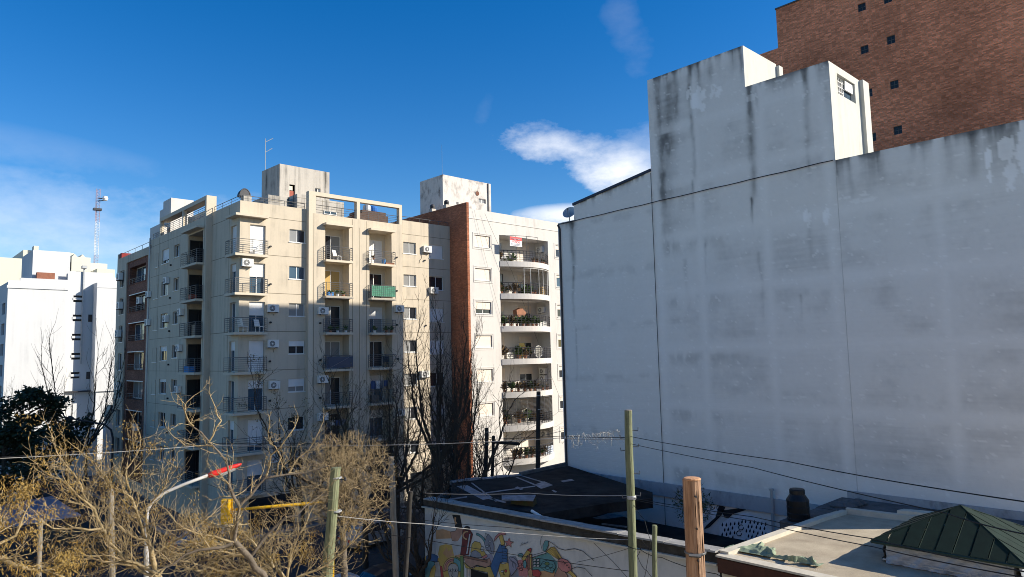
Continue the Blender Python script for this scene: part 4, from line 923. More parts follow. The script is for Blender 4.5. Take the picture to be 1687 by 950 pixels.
# ------------------------------------------------------------------ ground, streets
def slab(name, x0, x1, y0, y1, z0, z1, m):
    mb = MB(); mb.box(x0, x1, y0, y1, z0, z1); return tag(obj(name, mb, m), kind='structure')
mb = MB(); mb.quad((-1500, -1500, -.02), (1500, -1500, -.02), (1500, 1500, -.02), (-1500, 1500, -.02)); tag(obj('ground', mb, PAVE), kind='structure')
mb = MB(); mb.quad((3.5, -60, 0), (16.2, -60, 0), (16.2, 300, 0), (3.5, 300, 0)); tag(obj('road', mb, ASPH), kind='structure')
mb = MB(); mb.quad((16.2, 32.5, .001), (140, 32.5, .001), (140, 45.5, .001), (16.2, 45.5, .001)); tag(obj('side_road', mb, ASPH), kind='structure')
slab('pavement', 16.4, 30, -20, 30.2, 0, .13, PAVE); slab('pavement', 16.4, 120, 47.5, 90, 0, .13, PAVE); slab('pavement', -4, 3.3, -40, 200, 0, .13, PAVE)
slab('kerb', 16.2, 16.4, -20, 30.4, 0, .135, KERB); slab('kerb', 16.2, 16.4, 47.3, 90, 0, .135, KERB); slab('kerb', 16.4, 30, 30.2, 30.4, 0, .135, KERB); slab('kerb', 16.4, 120, 47.3, 47.5, 0, .135, KERB); slab('kerb', 3.3, 3.5, -40, 200, 0, .135, KERB)
slab('median', 9.6, 12.7, -20, 27, 0, .15, GRASS); slab('median', 9.6, 12.7, 48, 110, 0, .15, GRASS)
mb = MB()
for i in range(9): mb.quad((4.2+.9*i, 30.3, .004), (4.7+.9*i, 30.3, .004), (4.7+.9*i, 33.3, .004), (4.2+.9*i, 33.3, .004))
tag(obj('crosswalk_marking', mb, mat('worn_road_paint', (.55, .55, .53), .8, .25, 4)), kind='structure')

# ------------------------------------------------------------------ unseen apartment row added to bounce sunlight onto the grey-white wall
mb = MB(); FO = Face('x', -3.2); q = random.Random(2)
mb.box(-14, -3.2, -32, 22, .13, 17.5); mb.box(-3.4, -3.0, -32.1, 22.1, 17.5, 18.0)
for k in range(6):
    mb.box(-3.2, -3.05, -32, 22, .3+2.9*k, .5+2.9*k)
tag(obj('unseen_bounce_row', mb, mat('bounce_row_ochre', (.58, .50, .40), .9, .15)), 'unseen cream apartment row added to bounce sunlight onto the grey-white wall', None, None, 'structure')
mb = MB()
for k in range(6):
    for i in range(13): mb.box(-3.2, -3.17, -30+3.9*i, -28.4+3.9*i, 1.2+2.9*k, 2.7+2.9*k)
tag(obj('unseen_bounce_row_windows', mb, GLASS_D), kind='structure')

# ------------------------------------------------------------------ mural building
MU = thing('low_building', 'low building with a painted mural wall and patched black bitumen roof', 'building', (19.3, 11.6, 0))
def zw(y): return 5.17+(27.05-y)*.027
FM = Face('x', 19.3)
def sbox(mb, x0, x1, ya, yb, a0, a1, b0, b1):
    n = len(mb.v); mb.v += [(x0,ya,a0),(x1,ya,a0),(x1,yb,b0),(x0,yb,b0),(x0,ya,a1),(x1,ya,a1),(x1,yb,b1),(x0,yb,b1)]
    mb.f += [(n,n+3,n+2,n+1),(n+4,n+5,n+6,n+7),(n,n+1,n+5,n+4),(n+1,n+2,n+6,n+5),(n+2,n+3,n+7,n+6),(n+3,n,n+4,n+7)]
def mp_(x, y): return onx(690+x/5.817, 830+y/5.817, 19.3)
wa, wb = mp_(455, 615), mp_(665, 690)
hy0, hy1, hz1 = wb[1], wa[1], min(wa[2], wb[2])+.1; hz0 = hz1-1.5
mb = MB(); FM.wall(mb, 11.65, 26.7, 0, zw(26.7), [(hy0, hy1, hz0, hz1, .3)])
mb.quad((19.3, 11.65, zw(26.7)), (19.3, 26.7, zw(26.7)), (19.3, 26.7, zw(26.7)), (19.3, 11.65, zw(11.65)))
mb.quad((19.3, 26.7, 0), (22.8, 29.2, 0), (22.8, 29.2, 5.2), (19.3, 26.7, zw(26.7))); mb.quad((22.8, 29.2, 0), (29.9, 27.45, 0), (29.9, 27.45, 5.2), (22.8, 29.2, 5.2))
obj('wall', mb, MURW, MU)
mb = MB(); FM.box(mb, hy0, hy1, hz0, hz1, .2, .25); wdw = obj('window', mb, DARK, MU)
mb = MB(); FM.box(mb, hy0, hy0+.06, hz0, hz1, .1, .2); FM.box(mb, hy1-.06, hy1, hz0, hz1, .1, .2); FM.box(mb, hy0+.06, hy1-.06, hz1-.06, hz1, .1, .2); obj('frame', mb, ALU, wdw)
mb = MB(); sbox(mb, 19.24, 19.298, 11.65, 26.72, zw(11.65)-.02, zw(11.65)+.30, zw(26.7)-.02, zw(26.7)+.26); obj('fascia', mb, mat('mossy_dark_fascia', (.045, .040, .032), .95, .5, 3, .4, 20), MU)
mb = MB(); sbox(mb, 19.12, 19.296, 11.65, 26.72, zw(11.65)-.08, zw(11.65)-.022, zw(26.7)-.07, zw(26.7)-.022); obj('moulding', mb, MATS['grey_coping'] if 'grey_coping' in MATS else CURB, MU)
mb = MB(); ys = np.linspace(11.68, 26.6, 9)
for a, b in zip(ys[:-1], ys[1:]):
    mb = MB(); sbox(mb, 19.14, 19.66, a, b-.025, zw(a)+.302, zw(a)+.36, zw(b)+.292, zw(b)+.35); obj('coping_stone', mb, mat('grey_coping', (.30, .29, .27), .9, .25, 4, .3, 20) if 'grey_coping' not in MATS else MATS['grey_coping'], MU)
mb = MB(); sbox(mb, 19.32, 19.6, 11.66, 26.6, 3, zw(11.65)+.29, 3, zw(26.7)+.27); obj('parapet', mb, DCONC, MU)
ZR = 5.6
rp = [(20.4, 20.2), (23.7, 19.45), (25.7, 18.65), (26.75, 19.4), (29.87, 27.38), (26.0, 27.43), (22.8, 29.15), (19.65, 25.2)]
mb = MB(); mb.prism([(x, y, ZR-.45) for x, y in rp], (0, 0, .42)); obj('upper_roof', mb, ROOFB, MU)
mb = MB(); mb.prism([(19.6, 11.66, 3.0), (29.9, 11.66, 3.0), (29.9, 27, 3.0), (19.6, 26.4, 3.0)], (0, 0, .3)); obj('lower_roof', mb, ROOFB, MU)
def k3(x, y, z): p = onz(660+x/4.017, 720+y/4.017, z); return (p[0], p[1], z)
def inset(name, pts, z, m, th=.02): 
    mb = MB(); mb.prism([k3(x, y, z) for x, y in pts], (0, 0, th)); return obj(name, mb, m, MU)
for pts in ([(370, 325), (440, 318), (600, 405), (545, 415)], [(885, 315), (950, 293), (1008, 318), (930, 342)], [(1058, 290), (1130, 278), (1150, 287), (1078, 299)], [(755, 332), (775, 328), (812, 344), (795, 350)], [(1000, 352), (1012, 350), (1036, 362), (1022, 366)]):
    inset('roof_patch', pts, ZR-.028, ROOFP, .012)
for pts in ([(465, 303), (474, 302), (640, 425), (628, 427)], [(520, 372), (890, 322), (892, 327), (524, 378)], [(760, 266), (770, 264), (905, 318), (893, 321)], [(800, 258), (808, 256), (960, 300), (950, 303)], [(275, 415), (440, 392), (440, 399), (280, 423)], [(430, 330), (560, 390), (700, 430), (690, 436), (545, 400)]):
    inset('membrane_strip', pts, ZR-.026, ROOFP, .014)
cps = [(325, 288), (420, 276), (525, 268), (620, 258), (705, 250), (790, 242)]
for i in range(5):
    a, b = k3(*cps[i], ZR+.02), k3(cps[i+1][0]-8, cps[i+1][1], ZR+.02); mb = MB(); a, b = np.array(a), np.array(b); n_ = np.cross(b-a, (0, 0, 1)); n_ /= np.linalg.norm(n_)
    mb.prism([tuple(a-(0, 0, .2)), tuple(b-(0, 0, .2)), tuple(b+n_*.35-(0, 0, .2)), tuple(a+n_*.35-(0, 0, .2))], (0, 0, .2+.03*(i % 2))); obj('edge_cap', mb, ROOFP, MU)
mb = MB(); a, b = np.array(k3(800, 250, ZR)), np.array(k3(1105, 180, ZR)); mb.prism([(a[0], a[1], ZR-.3), (b[0]-.1, b[1]-.1, ZR-.3), (b[0]-.1, b[1]+.15, ZR-.3), (a[0], a[1]+.2, ZR-.3)], (0, 0, .42)); obj('rear_parapet', mb, DCONC, MU)
for pts in ([(1270, 535), (1420, 495), (1560, 465), (1600, 490), (1450, 530), (1330, 545)], [(1560, 545), (1640, 540), (1680, 550), (1600, 558)], [(1450, 500), (1660, 445), (1680, 460), (1480, 520)], [(1330, 570), (1500, 590), (1495, 600), (1330, 580)]):
    inset('roof_patch', pts, 3.303, ROOFP, .015)
st = thing('brick_stub', 'mossy broken brick stub with a slate cap on the black roof', 'wall stub', (21.2, 20.6, 5.2)); a, b = k3(730, 500, 5.2), k3(880, 520, 5.2)
mb = MB(); mb.prism([(a[0], a[1], 5.2), (b[0], b[1], 5.2), (b[0]+.5, b[1]+.3, 5.2), (a[0]+.5, a[1]+.3, 5.2)], (0, 0, .62)); obj('brickwork', mb, mat('mossy_brick', (.10, .045, .02), .95, .4, 3, .5, 14, col2=(.05, .07, .025)), st)
mb = MB(); mb.prism([(a[0]-.6, a[1]-.1, 5.825), (b[0]-.1, b[1]-.1, 5.825), (b[0]+.5, b[1]+.35, 5.9), (a[0]-.2, a[1]+.35, 5.9)], (0, 0, .04)); obj('cap', mb, ROOFP, st)
pp = thing('pipe_offcut', 'short white plastic pipe lying on the black roof', 'pipe', k3(905, 510, 5.3)); mb = MB(); mb.tube(k3(868, 488, 5.66), k3(945, 535, 5.55), .06, n=8); obj('tube', mb, ACW, pp)
# the painted mural: flat paint on the wall, thin outlines
MC = dict(brown=(.26, .13, .085), skin=(.42, .24, .17), orange=(.50, .29, .15), yellow=(.52, .36, .10), maroon=(.16, .04, .035), grey=(.24, .24, .27), teal=(.13, .28, .28), blue=(.06, .13, .26), pink=(.50, .20, .18), red=(.42, .07, .06), lilac=(.30, .28, .34), black=(.02, .02, .022), green=(.16, .22, .08), pale=(.46, .45, .44), face=(.40, .36, .32))
MM = {k: paint('mural_%s' % k, tuple(min(1, x*.95) for x in c)) for k, c in MC.items()}
lay = [0]
def mural(name, col, pts, outline=True, w=.018):
    lay[0] += 1; d = -.004-.0004*lay[0]
    P = [mp_(*p) for p in pts]; mb = MB(); mb.poly([(19.3+d, p[1], p[2]) for p in P]); o = obj(name, mb, MM[col], MU)
    if outline:
        mb = MB()
        for i in range(len(P)):
            a, b = P[i], P[(i+1) % len(P)]; t = np.array([b[1]-a[1], b[2]-a[2]]); L = np.linalg.norm(t)
            if L < 1e-4: continue
            t /= L; n_ = np.array([-t[1], t[0]])*w/2; e = t*w*.4
            mb.quad(*[(19.3+d-.0002, q[0], q[1]) for q in ((a[1]-e[0]+n_[0], a[2]-e[1]+n_[1]), (b[1]+e[0]+n_[0], b[2]+e[1]+n_[1]), (b[1]+e[0]-n_[0], b[2]+e[1]-n_[1]), (a[1]-e[0]-n_[0], a[2]-e[1]-n_[1]))])
        obj('outline', mb, BLKP, o)
    return o
def arcp(cx, cy, r1, r2, a0, a1, n=12, sq=1.0):
    A = np.linspace(R(a0), R(a1), n); return [(cx+r2*math.cos(a), cy+sq*r2*math.sin(a)) for a in A]+[(cx+r1*math.cos(a), cy+sq*r1*math.sin(a)) for a in A[::-1]]
def ell(cx, cy, a, b, n=16): return [(cx+a*math.cos(t), cy+b*math.sin(t)) for t in np.linspace(0, 2*math.pi, n, endpoint=False)]
def line(name, pts, w=.03, col='black'):
    lay[0] += 1; d = -.004-.0004*lay[0]; mb = MB()
    for a, b in zip(pts[:-1], pts[1:]):
        a, b = mp_(*a), mp_(*b); t = np.array([b[1]-a[1], b[2]-a[2]]); t /= np.linalg.norm(t)+1e-9; n_ = np.array([-t[1], t[0]])*w/2
        mb.quad((19.3+d, a[1]+n_[0], a[2]+n_[1]), (19.3+d, b[1]+n_[0], b[2]+n_[1]), (19.3+d, b[1]-n_[0], b[2]-n_[1]), (19.3+d, a[1]-n_[0], a[2]-n_[1]))
    return obj(name, mb, MM[col], MU)
mural('painted_sky', 'pale', [(60, 100), (165, 100), (165, 480), (60, 470)], False)
mural('painted_cloud', 'orange', [(165, 250), (230, 240), (300, 262), (320, 300), (310, 330), (165, 335)], False)
mural('painted_light', 'yellow', [(200, 400), (260, 385), (335, 400), (345, 500), (300, 560), (210, 560), (185, 480)], False)
mural('painted_burst', 'orange', [(230, 470), (270, 410), (280, 455), (330, 425), (315, 470), (350, 490), (310, 500), (300, 545), (265, 505)], False)
mural('painted_field', 'yellow', [(60, 500), (230, 520), (430, 500), (430, 700), (60, 700)], False)
mural('painted_field', 'orange', [(330, 380), (420, 300), (430, 500), (350, 520)], False)
mural('painted_field', 'lilac', [(610, 500), (700, 470), (730, 560), (700, 640), (640, 610)], False)
mural('painted_field', 'grey', [(860, 500), (930, 500), (1000, 640), (1000, 700), (860, 700)], False)
mural('painted_field', 'pink', [(950, 540), (1050, 520), (1060, 640), (1040, 700), (960, 690)], False)
mural('painted_field', 'teal', [(1090, 520), (1180, 480), (1240, 460), (1330, 560), (1320, 690), (1170, 700), (1100, 640)], False)
mural('painted_field', 'orange', [(1130, 640), (1300, 640), (1310, 700), (1120, 700)], False)
mural('painted_hand', 'black', [(322, 105), (395, 110), (415, 215), (380, 250), (350, 225), (345, 170)])
mural('painted_thumb', 'orange', [(345, 120), (362, 130), (358, 165), (375, 190), (350, 200), (340, 150)])
mural('painted_forearm', 'skin', [(305, 265), (350, 260), (375, 225), (420, 225), (420, 290), (370, 360), (320, 350), (310, 310)])
mural('painted_shirt', 'pale', [(310, 360), (375, 355), (425, 275), (400, 480), (340, 495)], False)
mural('painted_hair', 'teal', [(60, 560), (110, 545), (170, 560), (120, 620), (100, 698), (60, 698)])
mural('painted_curls', 'blue', [(65, 560), (75, 500), (110, 475), (150, 480), (185, 500), (180, 555), (110, 545)])
mural('painted_profile', 'face', [(150, 560), (195, 550), (205, 600), (215, 698), (150, 698), (165, 620)])
mural('painted_ribbon', 'red', [(205, 590), (225, 600), (240, 698), (215, 698)])
mural('painted_hair', 'orange', arcp(330, 620, 48, 95, 165, 275, 12, 1.15)); mural('painted_hair', 'pink', arcp(330, 620, 66, 80, 170, 272, 12, 1.15))
mural('painted_hair', 'teal', arcp(330, 620, 52, 92, 275, 380, 12, 1.15)); mural('painted_hair', 'green', arcp(330, 620, 92, 105, 280, 380, 12, 1.15))
mural('painted_face', 'face', [(285, 600), (310, 572), (350, 572), (378, 600), (382, 660), (372, 705), (300, 705), (282, 650)])
for cx in (303, 353): mural('painted_eye', 'pale', ell(cx, 634, 20, 12)); mural('painted_pupil', 'black', ell(cx, 634, 7, 8), False)
line('painted_nose', [(325, 615), (322, 670), (315, 690), (330, 695)])
mural('painted_leaves', 'green', [(395, 500), (430, 495), (435, 700), (400, 700), (405, 600)])
mural('painted_vest', 'maroon', [(425, 250), (455, 215), (490, 240), (520, 290), (490, 400), (480, 490), (400, 485), (415, 380)])
mural('painted_arc', 'orange', arcp(465, 300, 28, 46, 90, 290, 12)); mural('painted_scarf', 'pale', [(485, 285), (500, 280), (470, 480), (455, 480)])
mural('painted_cap', 'black', ell(465, 232, 28, 20)); 
mural('painted_head', 'yellow', [(510, 385), (540, 355), (590, 370), (615, 430), (640, 470), (650, 500), (600, 515), (560, 500), (500, 470)])
mural('painted_stripe', 'teal', arcp(520, 410, 118, 138, 285, 360, 12)); mural('painted_beard', 'grey', [(495, 500), (510, 455), (545, 440), (590, 470), (610, 510), (560, 515)])
mural('painted_bun', 'pale', ell(612, 430, 16, 26)); mural('painted_lips', 'pink', [(600, 510), (655, 480), (660, 505), (625, 525)])
mural('painted_panel', 'yellow', [(435, 560), (560, 600), (690, 600), (745, 698), (672, 698), (662, 655), (452, 610)])
mural('painted_arm', 'skin', [(430, 500), (540, 530), (660, 530), (680, 515), (695, 560), (685, 590), (640, 610), (560, 590), (520, 620), (450, 570)]); line('painted_fold', [(440, 560), (500, 615), (560, 585), (650, 608)])
mural('painted_sill', 'brown', [(430, 490), (660, 540), (660, 560), (430, 512)])
mural('painted_mask', 'grey', [(632, 380), (650, 310), (670, 290), (705, 330), (725, 400), (722, 480), (690, 475), (645, 430)]); mural('painted_eye', 'pale', ell(658, 405, 14, 10)); mural('painted_eye', 'pale', ell(685, 355, 12, 10)); line('painted_cheek', [(672, 380), (690, 420), (700, 460)]); line('painted_plume', [(632, 345), (640, 295), (645, 275), (655, 290), (668, 290)], .02)
mural('painted_hammer_head', 'pink', [(722, 360), (735, 315), (770, 280), (825, 265), (838, 290), (800, 300), (765, 310), (745, 335)]); mural('painted_hammer_handle', 'yellow', [(770, 305), (803, 290), (828, 385), (795, 395)])
mural('painted_star', 'pink', [(866+(48 if i % 2 == 0 else 20)*math.sin(i*math.pi/5+.1), 372-(48 if i % 2 == 0 else 20)*math.cos(i*math.pi/5+.1)) for i in range(10)])
mural('painted_sleeve', 'blue', [(690, 598), (735, 480), (780, 385), (800, 395), (812, 470), (800, 560), (785, 560), (745, 698), (730, 698)])
for i, (y0, y1) in enumerate(((425, 460), (460, 492), (492, 525), (525, 556))): mural('painted_finger', 'blue', [(800, y0), (838, y0-4), (853, y0+8), (853, y1), (806, y1)])
mural('painted_thumb', 'blue', [(795, 395), (830, 400), (835, 425), (805, 430)])
mural('painted_face', 'yellow', [(782, 566), (810, 575), (862, 560), (882, 620), (872, 700), (790, 700), (770, 640)]); mural('painted_eye', 'pale', ell(805, 645, 14, 10)); mural('painted_eye', 'red', ell(838, 640, 12, 14)); line('painted_nose', [(822, 620), (815, 670), (830, 680)])
mural('painted_wing', 'lilac', [(862, 540), (880, 505), (915, 515), (945, 545), (960, 600), (930, 640), (890, 690), (870, 620)])
for i in range(4): line('painted_feather', [(880+i*14, 530+i*8), (905+i*14, 560+i*10), (900+i*14, 600+i*10)], .02)
for cx, cy in ((975, 575), (1000, 600), (985, 625), (1010, 560), (960, 610)): mural('painted_blossom', 'pink', ell(cx, cy, 15, 11, 9))
mural('painted_bird', 'teal', ell(980, 490, 26, 18)); mural('painted_brush', 'yellow', [(990, 525), (1050, 430), (1082, 425), (1080, 460), (1012, 545)]); mural('painted_brush_tip', 'red', [(1045, 440), (1075, 420), (1086, 430), (1080, 460)])
mural('painted_leaf', 'teal', ell(1022, 575, 16, 38)); mural('painted_post', 'brown', [(1045, 490), (1090, 478), (1092, 640), (1046, 620)]); mural('painted_post_stripe', 'yellow', [(1070, 485), (1082, 482), (1084, 640), (1072, 640)])
mural('painted_torch', 'orange', [(1050, 640), (1075, 615), (1100, 640), (1090, 698), (1060, 698)]); mural('painted_cloth', 'red', [(1090, 630), (1150, 625), (1180, 660), (1160, 698), (1100, 690)])
for i in range(6):
    x0, y0 = 1103+(i % 2)*32, 530+(i//2)*28; mural('painted_house', 'pale', [(x0, y0), (x0+24, y0-8), (x0+24, y0+14), (x0, y0+18)])
mural('painted_comb', 'pale', [(1092, 490), (1225, 452), (1225, 470), (1095, 508)]); mural('painted_leaf', 'teal', [(1195, 395), (1215, 350), (1245, 352), (1248, 395), (1225, 445), (1200, 450)])
mural('painted_leaf', 'teal', [(1165, 600), (1190, 555), (1240, 535), (1300, 550), (1320, 600), (1290, 660), (1220, 640)]); 
for cx, cy, r_ in ((1200, 590, 26), (1235, 570, 22), (1270, 590, 24), (1240, 610, 20), (1285, 625, 20)): mural('painted_leaf', 'green' if r_ == 22 else 'teal', ell(cx, cy, r_, r_*.75, 10))
for i in range(7): mural('painted_pencil', 'yellow', [(1228+i*12, 440-i*8+abs(3-i)*5), (1240+i*11, 428-i*6+abs(3-i)*5), (1390, 535), (1372, 548)], True, .012)
mural('painted_wrist', 'skin', [(1300, 698), (1345, 600), (1350, 560), (1400, 640), (1440, 690), (1420, 705)]); mural('painted_fist', 'pink', [(1340, 540), (1370, 515), (1430, 535), (1468, 580), (1470, 640), (1430, 655), (1380, 640), (1345, 600)])
for i in range(4): line('painted_knuckle', [(1378+i*22, 560+i*16), (1395+i*20, 545+i*18), (1410+i*16, 575+i*18)], .02)
mural('painted_pencil_end', 'yellow', [(1430, 650), (1462, 635), (1520, 690), (1500, 710)])
line('painted_string', [(1192, 445), (1172, 370), (1180, 320), (1200, 290)], .02); line('painted_string', [(1245, 352), (1290, 375), (1350, 425), (1410, 440), (1500, 425), (1580, 450), (1650, 510), (1687, 540)], .02)
line('painted_string', [(1470, 620), (1520, 600), (1600, 615), (1670, 690)], .02)
for i in range(5): line('painted_scribble', [(975+i*14, 400-i*6), (995+i*14, 380-i*4), (985+i*16, 370-i*3)], .012)
# graffiti low on the grey-white wall
gr = thing('graffiti', 'black and white painted teardrop graffiti at the foot of the grey-white wall', 'graffiti', (29.99, 17, 3.5))
FG = Face('x', 29.97)
def gp(x, y): return onx(960+x/3.064, 640+y/3.064, 29.97)
mb = MB(); mb.poly([(29.97, *gp(*p)[1:]) for p in ((690, 690), (740, 650), (830, 625), (900, 660), (950, 720), (950, 790), (690, 790))]); obj('white_ground', mb, paint('graffiti_white', (.78, .78, .78)), gr)
mb = MB()
for i in range(12):
    for j in range(5):
        x = 705+i*20+(j % 2)*10+rng.uniform(-3, 3); y = 668+j*24+abs(x-830)*.16+rng.uniform(-3, 3)
        if x < 930 and y < 780 and not (770 < x < 820 and y > 690): mb.poly([(29.966, *gp(x+dx*7, y+dy*11)[1:]) for dx, dy in ((.35, -1), (.7, .2), (.3, .95), (-.4, .9), (-.6, .2))])
obj('teardrops', mb, BLKP, gr)
mb = MB()
for pts in (((700, 615), (830, 598), (825, 612), (760, 632), (735, 655), (715, 650)), ((690, 580), (720, 600), (700, 640), (640, 700), (610, 712), (625, 690), (670, 650))): mb.poly([(29.965, *gp(*p)[1:]) for p in pts])
obj('painted_bird', mb, BLKP, gr)
mb = MB(); mb.poly([(29.967, *gp(*p)[1:]) for p in ((640, 600), (690, 590), (690, 640), (660, 660), (640, 640))]); obj('white_figure', mb, MATS['graffiti_white'], gr)
mb = MB()
for c in ((655, 596), (690, 600), (840, 580), (860, 590), (800, 700), (790, 730)): mb.path([(29.96, *gp(c[0]+13*math.cos(a), c[1]+13*math.sin(a))[1:]) for a in np.linspace(0, 5.4, 10)], .02, 4)
obj('painted_loops', mb, BLKP, gr)
pt = thing('vent_pipe', 'thin grey vertical pipe in front of the grey-white wall by the black tank', 'pipe', (29.8, 15.25, 3.8)); mb = MB(); mb.tube((29.8, 15.25, 3.8), (29.8, 15.22, 5.72), .07, n=8); obj('tube', mb, GALV, pt); mb = MB(); mb.tube((29.8, 15.22, 5.72), (29.8, 15.22, 5.8), .1, n=8); obj('cap', mb, GALV, pt)

# ------------------------------------------------------------------ flat roofed house with green pyramid rooflight
FH = thing('flat_roofed_house', 'flat roofed house with sandy screed roof, cream curbs and brown fascia', 'building', (19.3, -3, 0))
mb = MB(); mb.box(19.32, 29.9, -3, 11.6, 0, 5.55); obj('wall', mb, CURB, FH)
mb = MB(); mb.box(19.3, 27.4, -3, 11.45, 5.555, 5.8); obj('roof', mb, SCREED, FH)
mb = MB(); mb.box(27.4, 29.85, -3, 12.2, 5.3, 5.82); mb.box(25.9, 27.4, 11.0, 12.2, 4.8, 5.79); obj('rear_slab', mb, DCONC, FH)
mb = MB(); mb.prism([(19.35, 11.36, 5.8), (25.6, 11.06, 5.8), (27.05, 10.9, 5.8), (27.1, 11.1, 5.8), (25.65, 11.32, 5.8), (19.35, 11.66, 5.8)], (0, 0, .13)); obj('curb', mb, CURB, FH)
mb = MB(); mb.prism([(27.05, 10.95, 5.8), (27.2, 9.4, 5.8), (27.5, 8.4, 5.8), (27.6, 3, 5.8), (27.8, 3, 5.8), (27.75, 8.5, 5.8), (27.45, 9.5, 5.8), (27.3, 11.0, 5.8)], (0, 0, .20)); obj('rear_curb', mb, CURB, FH)
mb = MB(); mb.box(19.1, 19.298, -3, 11.6, 5.35, 5.76); obj('fascia', mb, FASC, FH)
mb = MB(); mb.box(19.05, 19.45, -3, 11.62, 5.802, 5.86); obj('front_curb', mb, CURB, FH)
mb = MB(); yy = np.linspace(8.3, 9.3, 5); mb.prism([(27.4, 9.3, 6.0), (27.8, 9.2, 6.0), (28.2, 7.6, 6.0), (27.7, 7.6, 6.0)], (0, 0, .12)); obj('curb_lump', mb, CURB, FH)
tn = thing('water_tank', 'black plastic water tank on the edge of the sandy flat roof', 'tank', (26.0, 12.25, 5.4))
tx, ty = 25.75, 12.15; mb = MB(); mb.lathe((tx, ty, 5.62), [(r_*.76, z_*.92) for r_, z_ in ((.52, 0), (.53, .1), (.51, .12), (.53, .3), (.51, .32), (.53, .55), (.51, .57), (.53, .8), (.51, .84), (.36, 1.02), (.35, 1.04), (.36, 1.06), (.36, 1.2), (.33, 1.24), (.05, 1.26))], 22); obj('drum', mb, TANK, tn, smooth=False)
mb = MB(); mb.box(tx-.5, tx+.5, ty-.5, ty+.5, 5.0, 5.615); obj('base', mb, DCONC, tn)
db = thing('rubble_pile', 'dark rubble lying on the rear roof slab against the grey-white wall', 'rubble', (28.5, 11.8, 5.82))
for i in range(9):
    mb = MB(); x, y, s = 28.3+rng.uniform(-.7, .8), 11.6+rng.uniform(-.5, .4), rng.uniform(.12, .3); mb.lathe((x, y, 5.81), [(s, 0), (s*1.1, s*.3), (s*.6, s*.7), (s*.1, s*.8)], 6); obj('lump', mb, DCONC, db)
PY = thing('rooflight', 'green sheet pyramid rooflight on a plastic wrapped base', 'rooflight', (23.4, 6.25, 5.8))
E0, E1, Y0, Y1, ZE = 21.55, 25.2, 4.4, 8.05, 6.42; AP = np.array([23.38, 6.22, 7.34])
mb = MB(); mb.box(E0+.32, E1-.3, Y0+.3, Y1-.32, 5.8, 6.38); obj('base', mb, DCONC, PY)
# wrinkled film round the base
mb = MB(); 
def film(a, b, nrm):
    n = 46; m = 7; base = len(mb.v)
    for i in range(n+1):
        for j in range(m+1):
            q = a+(b-a)*i/n; z = 5.82+.58*j/m; o_ = (.022*math.sin(i*1.9+j*2.3)+.02*math.sin(i*.7-j*1.1)+rng.uniform(-.012, .012)); p = q+nrm*(o_+.06+.10*(1-j/m)); mb.v.append((p[0], p[1], z))
    for i in range(n):
        for j in range(m): k = base+i*(m+1)+j; mb.f.append((k, k+1, k+m+2, k+m+1))
film(np.array([E0+.3, Y1-.3]), np.array([E0+.3, Y0+.3]), np.array([-1., 0])); film(np.array([E0+.3, Y0+.3]), np.array([E1-.3, Y0+.3]), np.array([0, -1.])); film(np.array([E1-.3, Y1-.3]), np.array([E0+.3, Y1-.3]), np.array([0, 1.]))
obj('plastic_wrap', mb, FILM, PY, smooth=True)
mb = MB(); mb.path([(E0+.2, Y1-.2, 5.9), (E0+.16, (Y0+Y1)/2, 5.93), (E0+.2, Y0+.2, 5.9)], .03, 6); obj('batten', mb, GALV, PY)
cor = [np.array((E0, Y1, ZE)), np.array((E0, Y0, ZE)), np.array((E1, Y0, ZE)), np.array((E1, Y1, ZE))]
for i in range(4):
    a, b = cor[i], cor[(i+1) % 4]; n_ = 9
    nrm = np.cross(b-a, AP-a); nrm /= np.linalg.norm(nrm); nrm *= np.sign(nrm[2])
    mid = (a+b)/2; up = AP-mid
    for k in range(n_):
        t0, t1 = k/n_+.004, (k+1)/n_-.004
        h0, h1 = 1-abs(2*t0-1), 1-abs(2*t1-1); dz = nrm*(.0 if k % 2 else .012); p0, p1 = a+(b-a)*t0, a+(b-a)*t1
        pts = [p0, p1, p1+up*h1, p0+up*h0]
        if k == n_//2: pts = [p0, p1, p1+up*h1, AP, p0+up*h0]
        mb = MB(); mb.prism([tuple(q+dz) for q in pts], tuple(nrm*.015)); 
        if k: s0 = p0; mb.path([p0+nrm*.015, p0+up*h0*.985+nrm*.015], .012, 5)
        obj('roof_panel', mb, GRNM, PY)
    mb = MB(); mb.path([a+nrm*.01, AP+nrm*.01], .028, 6); obj('hip_cap', mb, GRNM, PY)
    mb = MB(); mb.path([a-(0, 0, .03), b-(0, 0, .03)], .045, 5); obj('eave_trim', mb, mat('dark_green_trim', (.02, .04, .03), .6, .1) if 'dark_green_trim' not in MATS else MATS['dark_green_trim'], PY)
# crumpled tarp
tp = thing('crumpled_tarp', 'crumpled sage green tarpaulin lying along the front edge of the sandy roof', 'tarpaulin', (20.4, 9.8, 5.8))
g = np.random.default_rng(9); nx_, ny_ = 60, 26; mb = MB(); A = onz(1195, 905, 5.8); B = onz(1352, 935, 5.8); t_ = (B-A)[:2]; nn = np.array([t_[1], -t_[0]]); nn = nn/np.linalg.norm(nn); nn = nn*np.sign(nn[0])
hz = np.zeros((nx_+1, ny_+1))
for k in range(70):
    cx, cy, s, an_ = g.random()*nx_, g.random()*ny_, g.uniform(2, 5), g.random()*math.pi
    X, Yg = np.meshgrid(np.arange(nx_+1), np.arange(ny_+1), indexing='ij'); u = (X-cx)*math.cos(an_)+(Yg-cy)*math.sin(an_); v = -(X-cx)*math.sin(an_)+(Yg-cy)*math.cos(an_); hz += g.uniform(.008, .045)*np.exp(-(u/s)**2*3-(v/(s*2.2))**2)
